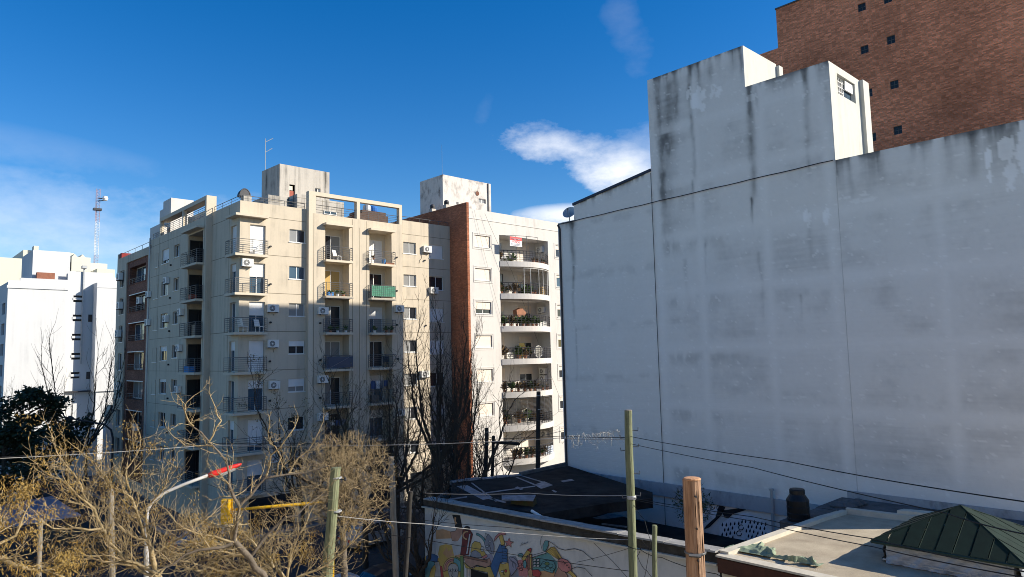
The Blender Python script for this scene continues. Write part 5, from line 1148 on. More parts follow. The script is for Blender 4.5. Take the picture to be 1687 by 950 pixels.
for i in range(nx_+1):
    wd = (.55+.5*math.sin(i*.11)+.18*math.sin(i*.5+1)+.1*math.sin(i*1.3))*(1.0 if 4 < i < nx_-4 else .6)
    for j in range(ny_+1):
        q = A[:2]+t_*i/nx_+nn*(j/ny_*wd-.1); e = min(1, min(j, ny_-j)/4, min(i, nx_-i)/4); mb.v.append((q[0], q[1], 5.862+hz[i, j]*e))
for i in range(nx_):
    for j in range(ny_): k = i*(ny_+1)+j; mb.f.append((k, k+1, k+ny_+2, k+ny_+1))
obj('sheet', mb, TARP, tp)

# ------------------------------------------------------------------ far white block, cream block and mast at the end of the street
YL = 101.4
def Lx(px, y): return ony(px, 475, y)[0]
def Lz(px, py, y): return float(ony(px, py, y)[2])
WB = thing('apartment_building', 'bright white windowless end block far down the street on the left', 'building', (Lx(13, YL), YL, 0))
xa, xb = Lx(13, YL), Lx(112, YL); zt = Lz(60, 463, YL); zc = Lz(60, 471, YL)
FA = Face('x', xa); 
mb = MB(); mb.quad((xa, YL, 0), (xb, YL, 0), (xb, YL, zt), (xa, YL, zt))
wz = [zt-2.6-2.5*k for k in range(7)]
FA.wall(mb, YL, YL+22, 0, zt-.2, [(YL+1.5+5*i, YL+4+5*i, z-1.4, z, .3) for z in wz for i in range(4)])
mb.quad((xa, YL, zt-.4), (xb, YL, zt-.4), (xb, YL+22, zt-.4), (xa, YL+22, zt-.4)); mb.quad((xb, YL, 0), (xb, YL+22, 0), (xb, YL+22, zt), (xb, YL, zt))
obj('wall', mb, WHITE_F, WB)
mb = MB(); mb.box(xa-.12, xb+.05, YL-.12, YL-.002, zc-.35, zc); mb.box(xa+1.2, xb, YL+.1, YL+.5, zt, zt+.35); obj('cornice', mb, WHITE_F, WB)
for z in wz:
    for i in range(4): mb = MB(); FA.box(mb, YL+1.5+5*i, YL+4+5*i, z-1.4, z, .25, .3); obj('window', mb, GLASS_D, WB)
y2 = YL+1.5; x0, x1 = Lx(52, y2), Lx(114, y2); mb = MB(); mb.box(x0, x1, y2, y2+8, 15, Lz(80, 413, y2)); obj('lift_tower', mb, WHITE_F, WB)
mb = MB(); mb.box(Lx(61, YL), Lx(91, YL), YL+.5, YL+1.2, zt+.0, Lz(75, 448, YL)); obj('roof_vent', mb, mat('rust_tile', (.25, .10, .06), .8, .2), WB)
yb_ = YL+.6; x2, x3 = Lx(111, yb_), Lx(150, yb_); FS3 = Face('y', yb_)
W2 = thing('apartment_building', 'white stepped stair wing with small dark windows beside the white end block', 'building', (x2, yb_, 0))
zz = [(486.5, 497.5), (518, 529), (549.5, 560.5), (581, 592), (612.5, 623)]
mb = MB(); FS3.wall(mb, x2, x3+2.5, 0, Lz(130, 447, yb_), [(Lx(121.5, yb_), Lx(136.5, yb_), Lz(129, b, yb_), Lz(129, a, yb_), .4) for a, b in zz]); mb.box(x3+.2, x3+4, yb_+.6, yb_+6, 0, Lz(165, 455, yb_))
obj('wall', mb, WHITE_F, W2)
for a, b in zz:
    mb = MB(); FS3.box(mb, Lx(121.5, yb_), Lx(136.5, yb_), Lz(129, b, yb_), Lz(129, a, yb_), .3, .38); o = obj('window', mb, GLASS_D, W2)
    mb = MB(); zm = Lz(129, (a+b)/2, yb_); FS3.box(mb, Lx(121, yb_), Lx(137, yb_), zm-.15, zm+.15, -.08, .2); obj('sill', mb, WHITE_F, o)
mb = MB(); mb.box(Lx(136, yb_), Lx(138.5, yb_), yb_-.25, yb_-.002, 12, Lz(137, 440, yb_)); mb.box(Lx(133, yb_), Lx(141, yb_), yb_-.6, yb_+.3, Lz(137, 441, yb_)-.1, Lz(137, 441, yb_)+.25); obj('flue', mb, GALV, W2)
yc = 100.0; xc0, xc1 = Lx(160, 100.0), Lx(192, 100.0)+3; zb = Lz(155, 645, yc); zt3 = Lz(165, 465, yc)
W3 = thing('apartment_building', 'white projecting block right of the far stair wing, casting a shadow on it', 'building', (xc0, yc, 0))
FC3 = Face('x', xc0); sw = [(518, 530), (549, 560), (581, 592), (612, 624)]
mb = MB(); FC3.wall(mb, yc, yc+7.5, zb, zt3); mb.quad((xc0, yc, zb), (xc1, yc, zb), (xc1, yc, zt3), (xc0, yc, zt3)); mb.quad((xc0, yc, zt3-.3), (xc1, yc, zt3-.3), (xc1, yc+7.5, zt3-.3), (xc0, yc+7.5, zt3-.3)); mb.quad((xc0, yc, zb), (xc1, yc, zb), (xc1, yc+7.5, zb), (xc0, yc+7.5, zb))
mb.box(xc0+.3, xc1, yc+.25, yc+7, 0, zb-.002)
obj('wall', mb, WHITE_F, W3)
for a, b in (sw[0], sw[3]): mb = MB(); FS3.box(mb, Lx(147, yb_), Lx(153.5, yb_), Lz(150, b, yb_), Lz(150, a, yb_), -.02, .02); obj('window', mb, GLASS_D, W2)
mb = MB(); FS3.box(mb, Lx(112, yb_), Lx(160, yb_), Lz(140, 645, yb_), Lz(140, 643, yb_), -.5, .0); obj('ledge', mb, DSTEEL, W2)
mb = MB(); mb.box(xc0-.05, xc1, yc-.05, yc-.002, Lz(175, 473, yc)-.08, Lz(175, 473, yc)+.05); obj('cornice', mb, WHITE_F, W3)
yd = 128.0; CB_ = thing('apartment_building', 'pale cream block rising behind the far white block on the left', 'building', (Lx(20, yd), yd, 0))
mb = MB(); mb.box(Lx(-70, yd), Lx(36, yd), yd, yd+12, 0, Lz(10, 424, yd)); mb.box(Lx(36, yd), Lx(120, yd), yd+.2, yd+12, 0, Lz(40, 411, yd)); mb.box(Lx(113, yd), Lx(173, yd), yd-1, yd+10, 0, Lz(150, 434, yd)); mb.box(Lx(113, yd), Lx(144, yd), yd-1.5, yd+8, 0, Lz(130, 425, yd)); mb.box(Lx(149, yd), Lx(178, yd), yd-4, yd-1.2, 0, Lz(160, 447, yd)); obj('wall', mb, CREAM_F, CB_)
mb = MB()
for px in (118, 131): mb.prism([(Lx(px-4, yd), yd-1.3, Lz(130, 425, yd)), (Lx(px+5, yd), yd-1.3, Lz(130, 425, yd)), (Lx(px, yd), yd-1.3, Lz(130, 420, yd))], (0, 4, 0))
mb.box(Lx(52, yd), Lx(60, yd), yd-.5, yd+1, Lz(40, 411, yd), Lz(40, 404, yd)); obj('roof_vent', mb, CREAM_F, CB_)
# lattice mast
ym = 130.0; xm = Lx(156, ym); z0, z1 = Lz(156, 447, ym), Lz(157, 311, ym)
MA = thing('radio_mast', 'red and white lattice radio mast with a white dish above the far roofs', 'mast', (xm, ym, z0))
RW = [mat('mast_red', (.40, .27, .28), .6, .1), mat('mast_white', (.70, .70, .70), .6, .05)]
for i in range(5):
    a, b = z0+(z1-z0)*i/5, z0+(z1-z0)*(i+1)/5; mb = MB(); w0 = .30
    L = [(xm-w0, ym-.2), (xm+w0, ym-.2), (xm, ym+.5)]
    for x, y in L: mb.tube((x, y, a), (x, y, b), .032, n=4)
    k = 6
    for j in range(k):
        za, zb2 = a+(b-a)*j/k, a+(b-a)*(j+1)/k
        for q in range(3): p, s_ = L[q], L[(q+1) % 3]; mb.tube((p[0], p[1], za), (s_[0], s_[1], zb2), .013, n=3); mb.tube((p[0], p[1], zb2), (s_[0], s_[1], zb2), .013, n=3)
    obj('lattice_section', mb, RW[0 if i in (0, 3, 4) else 1], MA)
mb = MB(); zd = Lz(167, 327, ym); xd = Lx(167, ym); mb.lathe((xd, ym-.6, zd-.5), [(.1, .1), (.3, .15), (.45, .5), (.3, .85), (.1, .9)], 14); obj('dish', mb, RW[1], MA); mb = MB(); mb.tube((xm, ym, zd), (xd, ym-.4, zd), .08, n=5); mb.tube((xm, ym, zd-.5), (xd, ym-.4, zd-.3), .08, n=5); obj('dish_arm', mb, DSTEEL, MA)
mb = MB(); mb.box(xm-.6, xm+.6, ym-.4, ym+.4, Lz(156, 346, ym), Lz(156, 345, ym)+.25); obj('platform', mb, DSTEEL, MA)
# low walls and sheds at the foot of the far blocks
LW = thing('garden_wall', 'low pale wall at the foot of the far white blocks behind bare trees', 'wall', (14, 88, 0)); mb = MB(); mb.box(8, 17.5, 88, 88.3, 0, 4.2); mb.box(17.5, 19.2, 86, 92, 0, 5.0); obj('wall', mb, WHITE_F, LW)
mb = MB(); mb.box(8, 17.5, 87.9, 88.4, 4.2, 4.35); obj('coping', mb, GREY_F, LW)
wt = thing('water_tank', 'small cream water tank low beside the far white block', 'tank', (18, 86.5, 5.0)); q = ony(181, 682, 86); mb = MB(); mb.lathe((q[0], 86, q[2]-.9), [(.5, 0), (.55, .8), (.55, 1.4), (.35, 1.7), (.3, 1.9)], 12); obj('drum', mb, CREAM_F, wt); mb = MB(); mb.box(q[0]-.5, q[0]+.5, 85.5, 86.5, 0, q[2]-.91); obj('stand', mb, WHITE_F, wt)
# canopy over the pavement on the left
pts = [onz(-30, 846, 3.0), onz(40, 815, 3.0), onz(122, 846, 3.0), onz(75, 859, 3.0)]
CN = thing('canopy', 'grey-blue flat sheet canopy low on the left behind the seed bearing tree', 'canopy', (8.3, 52, 0))
CX0, CX1, CY0, CY1 = 5.6, 10.2, 48.9, 57.5
mb = MB(); 
for i in range(10):
    a, b = CY0+(CY1-CY0)*i/10, CY0+(CY1-CY0)*(i+1)/10-.03
    mb = MB(); mb.prism([(CX0, a, 2.75), (CX1, a, 2.95), (CX1, a, 3.0), (CX0, a, 2.8)], (0, b-a, 0)); obj('roof_panel', mb, mat('blue_grey_sheet', (.14, .18, .25), .4, .15, 2, metal=.2) if 'blue_grey_sheet' not in MATS else MATS['blue_grey_sheet'], CN)
mb = MB(); mb.box(CX0-.05, CX1+.05, CY0-.09, CY0-.005, 2.55, 2.94); mb.box(CX0-.09, CX0-.004, CY0, CY1, 2.5, 2.78); obj('fascia', mb, DSTEEL, CN)
for x in (CX0+.1, CX1-.1):
    for y in (CY0+.1, CY1-.1): mb = MB(); mb.tube((x, y, 0), (x, y, 2.74), .06); obj('post', mb, DSTEEL, CN)

# ------------------------------------------------------------------ street furniture
def pole(top, bot, r0, r1, m, label, name='utility_pole', capm=None, hook=True, seed=1, group=None):
    top, bot = np.array(top), np.array(bot); d = (bot-top)/(top[2]-bot[2]); base = top+d*top[2]
    t = thing(name, label, 'utility pole', (base[0], base[1], 0), group); q = random.Random(seed); n = 16; pts, rad = [], []
    for i in range(n+1):
        s = i/n; p = base+(top-base)*s; pts.append((p[0]+q.uniform(-.012, .012), p[1]+q.uniform(-.012, .012), p[2])); rad.append((r0+(r1-r0)*s)*(1+q.uniform(-.03, .03)))
    mb = MB(); mb.path(pts, rad, 14); obj('shaft', mb, m, t, smooth=False)
    mb = MB(); mb.lathe((top[0], top[1], top[2]-.004), [(r1*1.0, 0), (r1*1.01, .01), (r1*.9, .022), (.01, .03)], 14); obj('cut_end', mb, capm or m, t)
    return t, top
def at(px, py, r): return onr(px, py, r)
P1, p1t = pole(at(1035, 676, 20.2), at(1043, 950, 20.2), .14, .105, WOODG, 'tall olive wooden pole with hooks standing before the mural building', seed=2, capm=WOODGR)
P2, p2t = pole(at(1140, 789, 9.6), at(1146, 950, 9.6), .17, .115, WOODB, 'thick brown weathered wooden pole with sawn top, nearest on the right', seed=3, capm=WOODT)
P3, p3t = pole(at(554, 771, 18.0), at(538, 950, 18.0), .165, .12, WOODG, 'leaning green treated pole in front of the twiggy tree', seed=4)
P4, p4t = pole(at(645, 753, 26.0), at(652, 950, 26.0), .13, .10, WOODGR, 'slim grey pole right of the twiggy tree', seed=5)
P5, p5t = pole(at(1078, 866, 19.0), at(1079, 950, 19.0), 0.075, .065, WOODG, 'short pale post between the two wooden poles', seed=6)
P6, p6t = pole(at(887, 645, 41.5), at(886, 770, 41.5), .16, .12, WOODD, 'tall dark pole against the curved white balconies', seed=7)
P7, p7t = pole(at(802, 705, 44.5), at(800, 778, 44.5), .15, .12, WOODD, 'dark pole left of two short ones against the white wall', seed=8)
P8, p8t = pole(at(813, 718, 46.5), at(811, 778, 46.5), .12, .10, WOODD, 'thin dark pole right of two short ones against the white wall', seed=9)
P9, p9t = pole(at(66, 855, 20.0), at(64, 950, 20.0), .055, .05, WOODGR, 'thin pale post among twigs at the lower left corner', seed=10)
P10, p10t = pole(at(183, 806, 22.0), at(184, 900, 22.0), .085, .07, WOODGR, 'brownish post behind the seed bearing tree', seed=11)
P11, p11t = pole(at(676, 810, 25.0), at(668, 950, 25.0), .10, .085, WOODD, 'dark slim post in shade left of the mural wall', seed=12)
mb = MB()
for z, a in ((-.55, 1), (-1.1, -1), (-1.0, 1), (-1.75, 1), (-2.35, 1), (-2.4, -1), (-.75, -1)):
    s = RT[:2]*a; mb.path([(p1t[0]+s[0]*.08, p1t[1]+s[1]*.08, p1t[2]+z), (p1t[0]+s[0]*.25, p1t[1]+s[1]*.25, p1t[2]+z-.02), (p1t[0]+s[0]*.26, p1t[1]+s[1]*.26, p1t[2]+z+.07)], .014, 5)
obj('hook', mb, STEEL, P1)
mb = MB(); mb.lathe((p1t[0]-.0, p1t[1], p1t[2]-2.45), [(.125, 0), (.13, .01), (.13, .09), (.125, .1)], 14); obj('strap', mb, GALV, P1)
s = -FW[:2]; mb = MB(); q = p2t-np.array([0, 0, .93]); mb.path([(q[0]+s[0]*.14-RT[0]*.12, q[1]+s[1]*.14-RT[1]*.12, q[2]), (q[0]+s[0]*.15+RT[0]*.03, q[1]+s[1]*.15+RT[1]*.03, q[2]-.01)], .022, 4); mb.lathe((q[0], q[1], q[2]-.01), [(.138, 0), (.14, .004), (.14, .02), (.138, .024)], 14); obj('bracket', mb, STEEL, P2)
mb = MB()
for k in range(4): q = p2t-np.array([0, 0, .2+.4*k]); a = rng.uniform(-.6, .6); mb.tube((q[0]+s[0]*.10, q[1]+s[1]*.10, q[2]), (q[0]+s[0]*.15+RT[0]*.03*a, q[1]+s[1]*.15, q[2]), .014, n=6)
obj('bolt', mb, DSTEEL, P2)
mb = MB(); q = random.Random(6)
for i in range(26):
    a = q.uniform(0, 6.28); z = p2t[2]-q.uniform(.05, 2.4); L_ = q.uniform(.15, .7); pts = []
    for k in range(7): zz_ = z-L_*k/6; rr = .115+(.17-.115)*(p2t[2]-zz_)/p2t[2]; aa = a+q.uniform(-.03, .03); pts.append((p2t[0]+rr*1.0*math.cos(aa), p2t[1]+rr*1.0*math.sin(aa), zz_))
    mb.path(pts, [.001, .004, .006, .006, .005, .003, .001], 4)
obj('crack', mb, mat('dark_wood_check', (.05, .028, .016), .95, .2), P2)
mb = MB(); d_ = np.array([p6t[0]-p7t[0], p6t[1]-p7t[1]]); d_ /= np.linalg.norm(d_); q = at(812, 728, 46.5); q2 = at(855, 731, 44); mb.path([tuple(q-(0, 0, 0)), tuple(q2)], .10, 6); obj('crossarm', mb, WOODD, P8)
for k, (dx, z) in enumerate(((.25, -.9), (-.2, -2.6), (.22, -1.5))): mb = MB(); mb.tube((p6t[0]+RT[0]*dx, p6t[1]+RT[1]*dx, p6t[2]+z), (p6t[0], p6t[1], p6t[2]+z), .03, n=5); obj('hook', mb, DSTEEL, P6)

for P_, t_, rr in ((P3, p3t, .125), (P4, p4t, .105), (P6, p6t, .125), (P7, p7t, .125)):
    for dz in (.25, 1.05): mb = MB(); mb.lathe((t_[0], t_[1], t_[2]-dz), [(rr*.99, 0), (rr*1.06, .004), (rr*1.06, .035), (rr*.99, .04)], 12); obj('strap', mb, GALV, P_)
    for dz, sgn in ((.28, 1), (.9, -1), (1.4, 1)): mb = MB(); mb.tube((t_[0], t_[1], t_[2]-dz), (t_[0]+RT[0]*sgn*.22, t_[1]+RT[1]*sgn*.22, t_[2]-dz), .012, n=5); mb.lathe((t_[0]+RT[0]*sgn*.22, t_[1]+RT[1]*sgn*.22, t_[2]-dz-.03), [(.02, 0), (.035, .02), (.02, .04), (.035, .06), (.015, .09)], 8); obj('insulator', mb, DSTEEL, P_)
# street lamp with red head
LP = thing('street_lamp', 'grey curved arm street lamp with a red head above the bare trees', 'street lamp', (*at(240, 950, 22.7)[:2], 0))
b0 = at(241, 950, 22.7); mb = MB(); pts = [(b0[0], b0[1], 0), (b0[0], b0[1], 6.3)]
ap = [(241, 862, 22.7), (243, 840, 22.7), (252, 824, 22.7), (272, 811, 22.75), (305, 797, 22.8), (345, 782, 22.9)]
for p in ap: pts.append(tuple(at(*p)))
mb.path(pts, [.08, .07]+[.048]*6, 10); obj('arm', mb, mat('pale_grey_paint', (.38, .37, .35), .5, .1), LP, smooth=True)
mb = MB(); a, b = at(343, 783.5, 22.9), at(398, 764, 23.1); mb.path([a, a*.86+b*.14, a*.7+b*.3, a*.4+b*.6, a*.12+b*.88, b], [.07, .10, .09, .085, .055, .02], 10); obj('lamp_head', mb, REDP, LP, smooth=True)
mb = MB(); mb.path([a*.66+b*.34-(0, 0, .09), a*.2+b*.8-(0, 0, .07)], [.09, .06], 8); obj('lens', mb, GLASS_C, LP)
LP2 = thing('street_lamp', 'dark curved arm street lamp in front of the far white blocks', 'street lamp', (*at(186, 720, 70)[:2], 0)); q = at(186, 720, 70); mb = MB()
mb.path([(q[0], q[1], 0), tuple(at(186, 722, 70)), tuple(at(183, 708, 70)), tuple(at(172, 699, 70)), tuple(at(150, 695, 70)), tuple(at(122, 690, 70))], [.1, .09, .08, .08, .07, .07], 7); obj('arm', mb, DSTEEL, LP2); mb = MB(); a = at(122, 690, 70); b = at(112, 686, 70); mb.path([a, (a+b)/2, b], [.08, .15, .1], 7); obj('lamp_head', mb, DSTEEL, LP2)
# yellow traffic signal on a long arm
TS = thing('traffic_light', 'yellow traffic light hung from a long yellow arm over the crossing', 'traffic light', (12.2, 23.0, 0)); q = at(547, 901, 26)
mb = MB(); mb.path([(q[0], q[1], 0), (q[0], q[1], 5.0), tuple(at(547, 826, 26)), tuple(at(510, 829.5, 26)), tuple(at(450, 834, 26)), tuple(at(381, 840, 26))], [.085, .08, .065, .06, .052, .045], 10); obj('arm', mb, YELP, TS, smooth=True)
c = at(372, 843, 26); mb = MB(); w_, h_ = .13, .39
ux, uf = RT*w_, np.array([FW[0], FW[1], 0])*.11; P = [c+ux*i+uf*j for i, j in ((-1, -1), (1, -1), (1, 1), (-1, 1))]; mb.prism([tuple(p-np.array([0, 0, h_])) for p in P], (0, 0, 2*h_)); ux2, uf2 = RT*(w_*1.45), np.array([FW[0], FW[1], 0])*.02; cc = c+np.array([FW[0], FW[1], 0])*.118
P = [cc+ux2*i+uf2*j for i, j in ((-1, -1), (1, -1), (1, 1), (-1, 1))]; mb.prism([tuple(p-np.array([0, 0, h_*1.05])) for p in P], (0, 0, 2.1*h_)); obj('signal_box', mb, YELP, TS)
for k in range(3): mb = MB(); p = c+np.array([0, 0, +.25-.25*k])+np.array([FW[0], FW[1], 0])*.2; mb.tube(p, p+np.array([FW[0], FW[1], 0])*.14, .08, n=10); obj('lamp_hood', mb, PIPE, TS)
for k in (-.2, .2): mb = MB(); p = c+np.array([0, 0, k])-np.array([FW[0], FW[1], 0])*.114; mb.path([p-RT*.12, p+RT*.12], .03, 5); obj('hinge', mb, YELP, TS)

# ------------------------------------------------------------------ cables
def cable(label, P, r=.012, m=None, sag=.0, n=14):
    pts = []
    for a, b in zip(P[:-1], P[1:]):
        a, b = np.array(a), np.array(b)
        for i in range(n+(1 if b is P[-1] else 0)): t = i/n; q = a+(b-a)*t; pts.append(q-np.array([0, 0, sag*4*t*(1-t)]))
    pts.append(np.array(P[-1])); o = pts[0]
    mb = MB(); mb.path(pts, r*.78, 5); return tag(obj('overhead_cable', mb, m or CABLE, None, org=tuple(o)), label, 'cable', 'overhead cables')
hk = lambda dz: p1t+np.array([0, 0, dz])
cable('upper of two black cables from the olive pole to the right edge', [hk(-.72), at(1298, 760, 14.5), at(1700, 828, 10)], .011, sag=.03)
cable('lower of two black cables from the olive pole passing over the pyramid roof', [hk(-.92), at(1240, 770, 15), at(1558, 845, 10.5), at(1700, 882, 9)], .010, sag=.02)
cable('long cable pair strand from the olive pole to the far left over the street', [hk(-.75), at(928, 718, 22), at(640, 729, 24), at(340, 730, 26), at(-20, 754, 26)], .012, sag=.02)
cable('second strand just below the long street cable, left of the olive pole', [hk(-.80), at(928, 721, 22), at(640, 733, 24), at(340, 733.5, 26), at(-20, 756, 26)], .014, CABLEG, sag=.03)
cable('pale cable crossing in front of the black roof to the olive pole', [hk(-2.35), at(870, 812, 22), at(700, 812, 24)], .012, CABLEG, sag=.04)
cable('twisted black cable from the olive pole strap to the pyramid roof edge', [hk(-2.42), at(1240, 851, 16), at(1436, 887, 13), at(1700, 944, 10)], .011, sag=.02)
cable('lower black cable crossing the sandy roof to the lower right corner', [hk(-2.46), at(1240, 858, 15.5), at(1441, 901, 12.5), at(1700, 953, 10)], .010, sag=.02)
cable('pale cable from the leaning green pole across the mural top to the olive pole', [at(548, 849, 18), at(700, 863, 19), at(860, 879, 19.6), at(1036, 889, 20.2)], .011, CABLEG, sag=.02)
cable('black cable crossing the middle of the mural wall', [at(560, 868, 24), at(700, 889, 22), at(870, 917, 21), at(1040, 941, 20.2)], .012, sag=.01)
cable('black cable along the mural wall just under its moulding', [at(700, 857, 22), at(830, 868, 21), at(960, 878, 20.5), at(1170, 905, 20)], .009, sag=.02)
cable('slack cable looping from the mural top toward the short pale post', [at(1025, 893, 20.2), at(1055, 905, 19.6), at(1090, 918, 19), at(1180, 945, 18), at(1260, 975, 17)], .012, sag=.05)
cable('black drop cable hanging from the olive pole to the short post', [hk(-2.5), at(1062, 856, 19.8), at(1072, 890, 19.2), at(1060, 960, 19)], .010, sag=.05)
cable('curled drop cable beside the short pale post', [at(1076, 905, 19), at(1058, 890, 19.3), at(1050, 915, 19.5), at(1066, 940, 19.2), at(1092, 962, 19)], .012, sag=.08)
cable('thin diagonal cable from the mural top falling right to the picture bottom', [at(978, 894, 20.4), at(1010, 925, 20), at(1040, 958, 19.6)], .010, sag=.0)
cable('thin cable rising from the mural right end to the olive pole foot', [at(950, 926, 20.6), at(1036, 903, 20.2)], .008, sag=.02)
cable('thin cable hanging diagonally over the white curved balconies', [(40.4, 46.3, 24.6), (43.2, 45.9, 19.5), (48.9, 45.3, 7.0)], .014, sag=.2)
cable('thin loose cable down the left of the white block windows', [(39.3, 46.45, 24.8), (40.7, 46.45, 20.0), (42.6, 46.4, 14.0)], .010, sag=.1)
cable('low dark cable between the dark poles and the balconies', [p7t-np.array([0, 0, .9]), p6t-np.array([0, 0, 2.6]), (52, 40, 6.5)], .02, sag=.1)
cable('pale wire slung across the beige block front at fourth floor height', [(24.0, 48.0, 10.6), (29.5, 47.8, 13.2), (36.2, 48.6, 16.0)], .010, CABLEG, sag=.3)
t = thing('dried_vine', 'dry tangled vine wound round the cable left of the olive pole', 'vine', tuple(at(960, 716, 21.5))); mb = MB(); q = random.Random(4)
for i in range(60):
    px = 935+q.random()*85; a = at(px, 719-(px-928)*.1, 21.6); pts = [a]
    for k in range(4): a = a+np.array([q.uniform(-.1, .1), q.uniform(-.1, .1), q.uniform(-.16, .05)]); pts.append(a)
    mb.path(pts, .004, 3, caps=False)
obj('stems', mb, mat('dry_straw', (.45, .42, .36), .9, .2), t)
t = thing('shrub', 'dark shaggy shrub behind the thick brown pole at the black roof corner', 'shrub', (*at(1130, 850, 26)[:2], 4)); mb = MB(); q = random.Random(8); c = at(1142, 832, 27)
for i in range(900):
    v = np.array([q.gauss(0, 1) for _ in range(3)]); v /= np.linalg.norm(v); p = c+v*np.array([.75, .75, .8])*q.random()**.5; tv = np.array([q.uniform(-1, 1), q.uniform(-1, 1), q.uniform(-.4, 1)])*.22; s_ = np.cross(tv, v)*.12; mb.poly([p-s_, p+tv*.5, p+tv, p+s_*1.2])
obj('leaves', mb, BLKP if False else EVERG, t)

# ------------------------------------------------------------------ trees
def unit(v): return v/(math.sqrt(v[0]*v[0]+v[1]*v[1]+v[2]*v[2])+1e-9)
class Tree:
    def __init__(s, seed, up=.12, wig=.22, ang=(28, 62), lr=(.5, .8), rmin=.004, kids=(3, 5), env=None, twig=.55, rr=.62):
        s.q = random.Random(seed); s.limb = MB(); s.crown = MB(); s.tips = []; s.up, s.wig, s.ang, s.lr, s.rmin, s.kids, s.env, s.twig, s.rr = up, wig, ang, lr, rmin, kids, env, twig, rr
    def grow(s, p, d, L, r, lvl):
        q = s.q; n = 5 if lvl > 1 else 4; P = [p]; st = L/n; d = unit(d)
        for i in range(n):
            d = unit(d+np.array([q.gauss(0, s.wig), q.gauss(0, s.wig), q.gauss(0, s.wig)+s.up]))
            p = p+d*st; P.append(p)
            if s.env and not s.env(p): break
        m = len(P); rad = [r*(1-.5*i/n) for i in range(m)]
        s.crown.path(P, rad, 5 if r > .02 else 3, caps=False)
        if lvl <= 0 or r < s.rmin or m <= 2: s.tips.append((P[-1], d)); return
        k = q.randint(*s.kids)
        for i in range(k):
            t = q.uniform(.25, 1.0)*(m-1); j = min(int(t), m-2); b = P[j]+(P[j+1]-P[j])*(t-j); ax = unit(P[j+1]-P[j])
            pr = unit(np.cross(ax, unit(np.array([q.gauss(0, 1), q.gauss(0, 1), q.gauss(0, 1)])))); a = R(q.uniform(*s.ang))
            s.grow(b, ax*math.cos(a)+pr*math.sin(a), L*q.uniform(*s.lr), max(r*(1-.5*t/n)*s.rr, s.rmin*.9), lvl-1)
        s.grow(P[-1], d, L*.75, r*.55, lvl-1)
    def limbs(s, pts, r0, r1, step=.5, lvl=2, L=1.2, bias=None, t0=.15, trunk=False):
        """a limb along a given polyline, with side shoots growing from it"""
        q = s.q; pts = [np.array(p, float) for p in pts]; D = [0]
        for a, b in zip(pts[:-1], pts[1:]): D.append(D[-1]+np.linalg.norm(b-a))
        tot = D[-1]; n = max(6, int(tot/.22)); PP, rad = [], []
        for i in range(n+1):
            x = tot*i/n; j = min(len(D)-2, max(k for k in range(len(D)) if D[k] <= x+1e-9)); f = (x-D[j])/(D[j+1]-D[j]+1e-9); c = pts[j]+(pts[j+1]-pts[j])*f
            PP.append(c+np.array([q.gauss(0, .02), q.gauss(0, .02), q.gauss(0, .02)])); rad.append(r0+(r1-r0)*i/n)
        (s.limb if trunk else s.crown).path(PP, rad, 8 if r0 > .04 else 5, caps=False)
        x = tot*t0
        while x < tot:
            i = min(n-1, int(x/tot*n)); ax = unit(PP[i+1]-PP[i]); v = np.array([q.gauss(0, 1), q.gauss(0, 1), q.gauss(0, 1)+.4])
            if bias is not None: v += bias
            pr = unit(np.cross(np.cross(ax, v), ax)); a = R(q.uniform(*s.ang))
            s.grow(PP[i], ax*math.cos(a)+pr*math.sin(a), L*q.uniform(.6, 1.25), max(rad[i]*.5, .008), lvl); x += step*q.uniform(.6, 1.4)
        s.grow(PP[-1], PP[-1]-PP[-2], L, rad[-1], lvl)
    def leaves(s, n, mat_, root, name, kind, size=.07, spread=.14, per=12, droop=.8, w=.22, zmax=1e9):
        q = s.q; mb = MB(); T = [t for t in s.tips if t[0][2] < zmax]
        for _ in range(n):
            c, d = q.choice(T); c = c+np.array([q.gauss(0, .05) for _ in range(3)])
            for k in range(per):
                a = c+np.array([q.gauss(0, spread*.5), q.gauss(0, spread*.5), -abs(q.gauss(0, spread))*droop+q.gauss(0, spread*.4)*(1-droop)])
                v = unit(np.array([q.gauss(0, .6), q.gauss(0, .6), -1*droop+q.gauss(0, .5)]))*size*q.uniform(.6, 1.3); sd = unit(np.cross(v, np.array([q.gauss(0, 1), q.gauss(0, 1), q.gauss(0, 1)])))*size*w
                mb.poly([a, a+v*.45+sd, a+v, a+v*.45-sd])
        return tag(obj(name, mb, mat_, root), kind='stuff')
    def make(s, name, label, base, bark, group=None, bark2=None):
        t = thing(name, label, 'tree', base, group)
        if s.limb.f: obj('trunk', s.limb, bark, t, smooth=True)
        if s.crown.f: obj('crown', s.crown, bark2 or bark, t, smooth=True)
        return t
def pl(seq, r, jit=0, seed=1):
    q = random.Random(seed); return [at(x, y, r+q.uniform(-jit, jit)) for x, y in seq]
GT = 'bare street trees in the sunlit foreground'
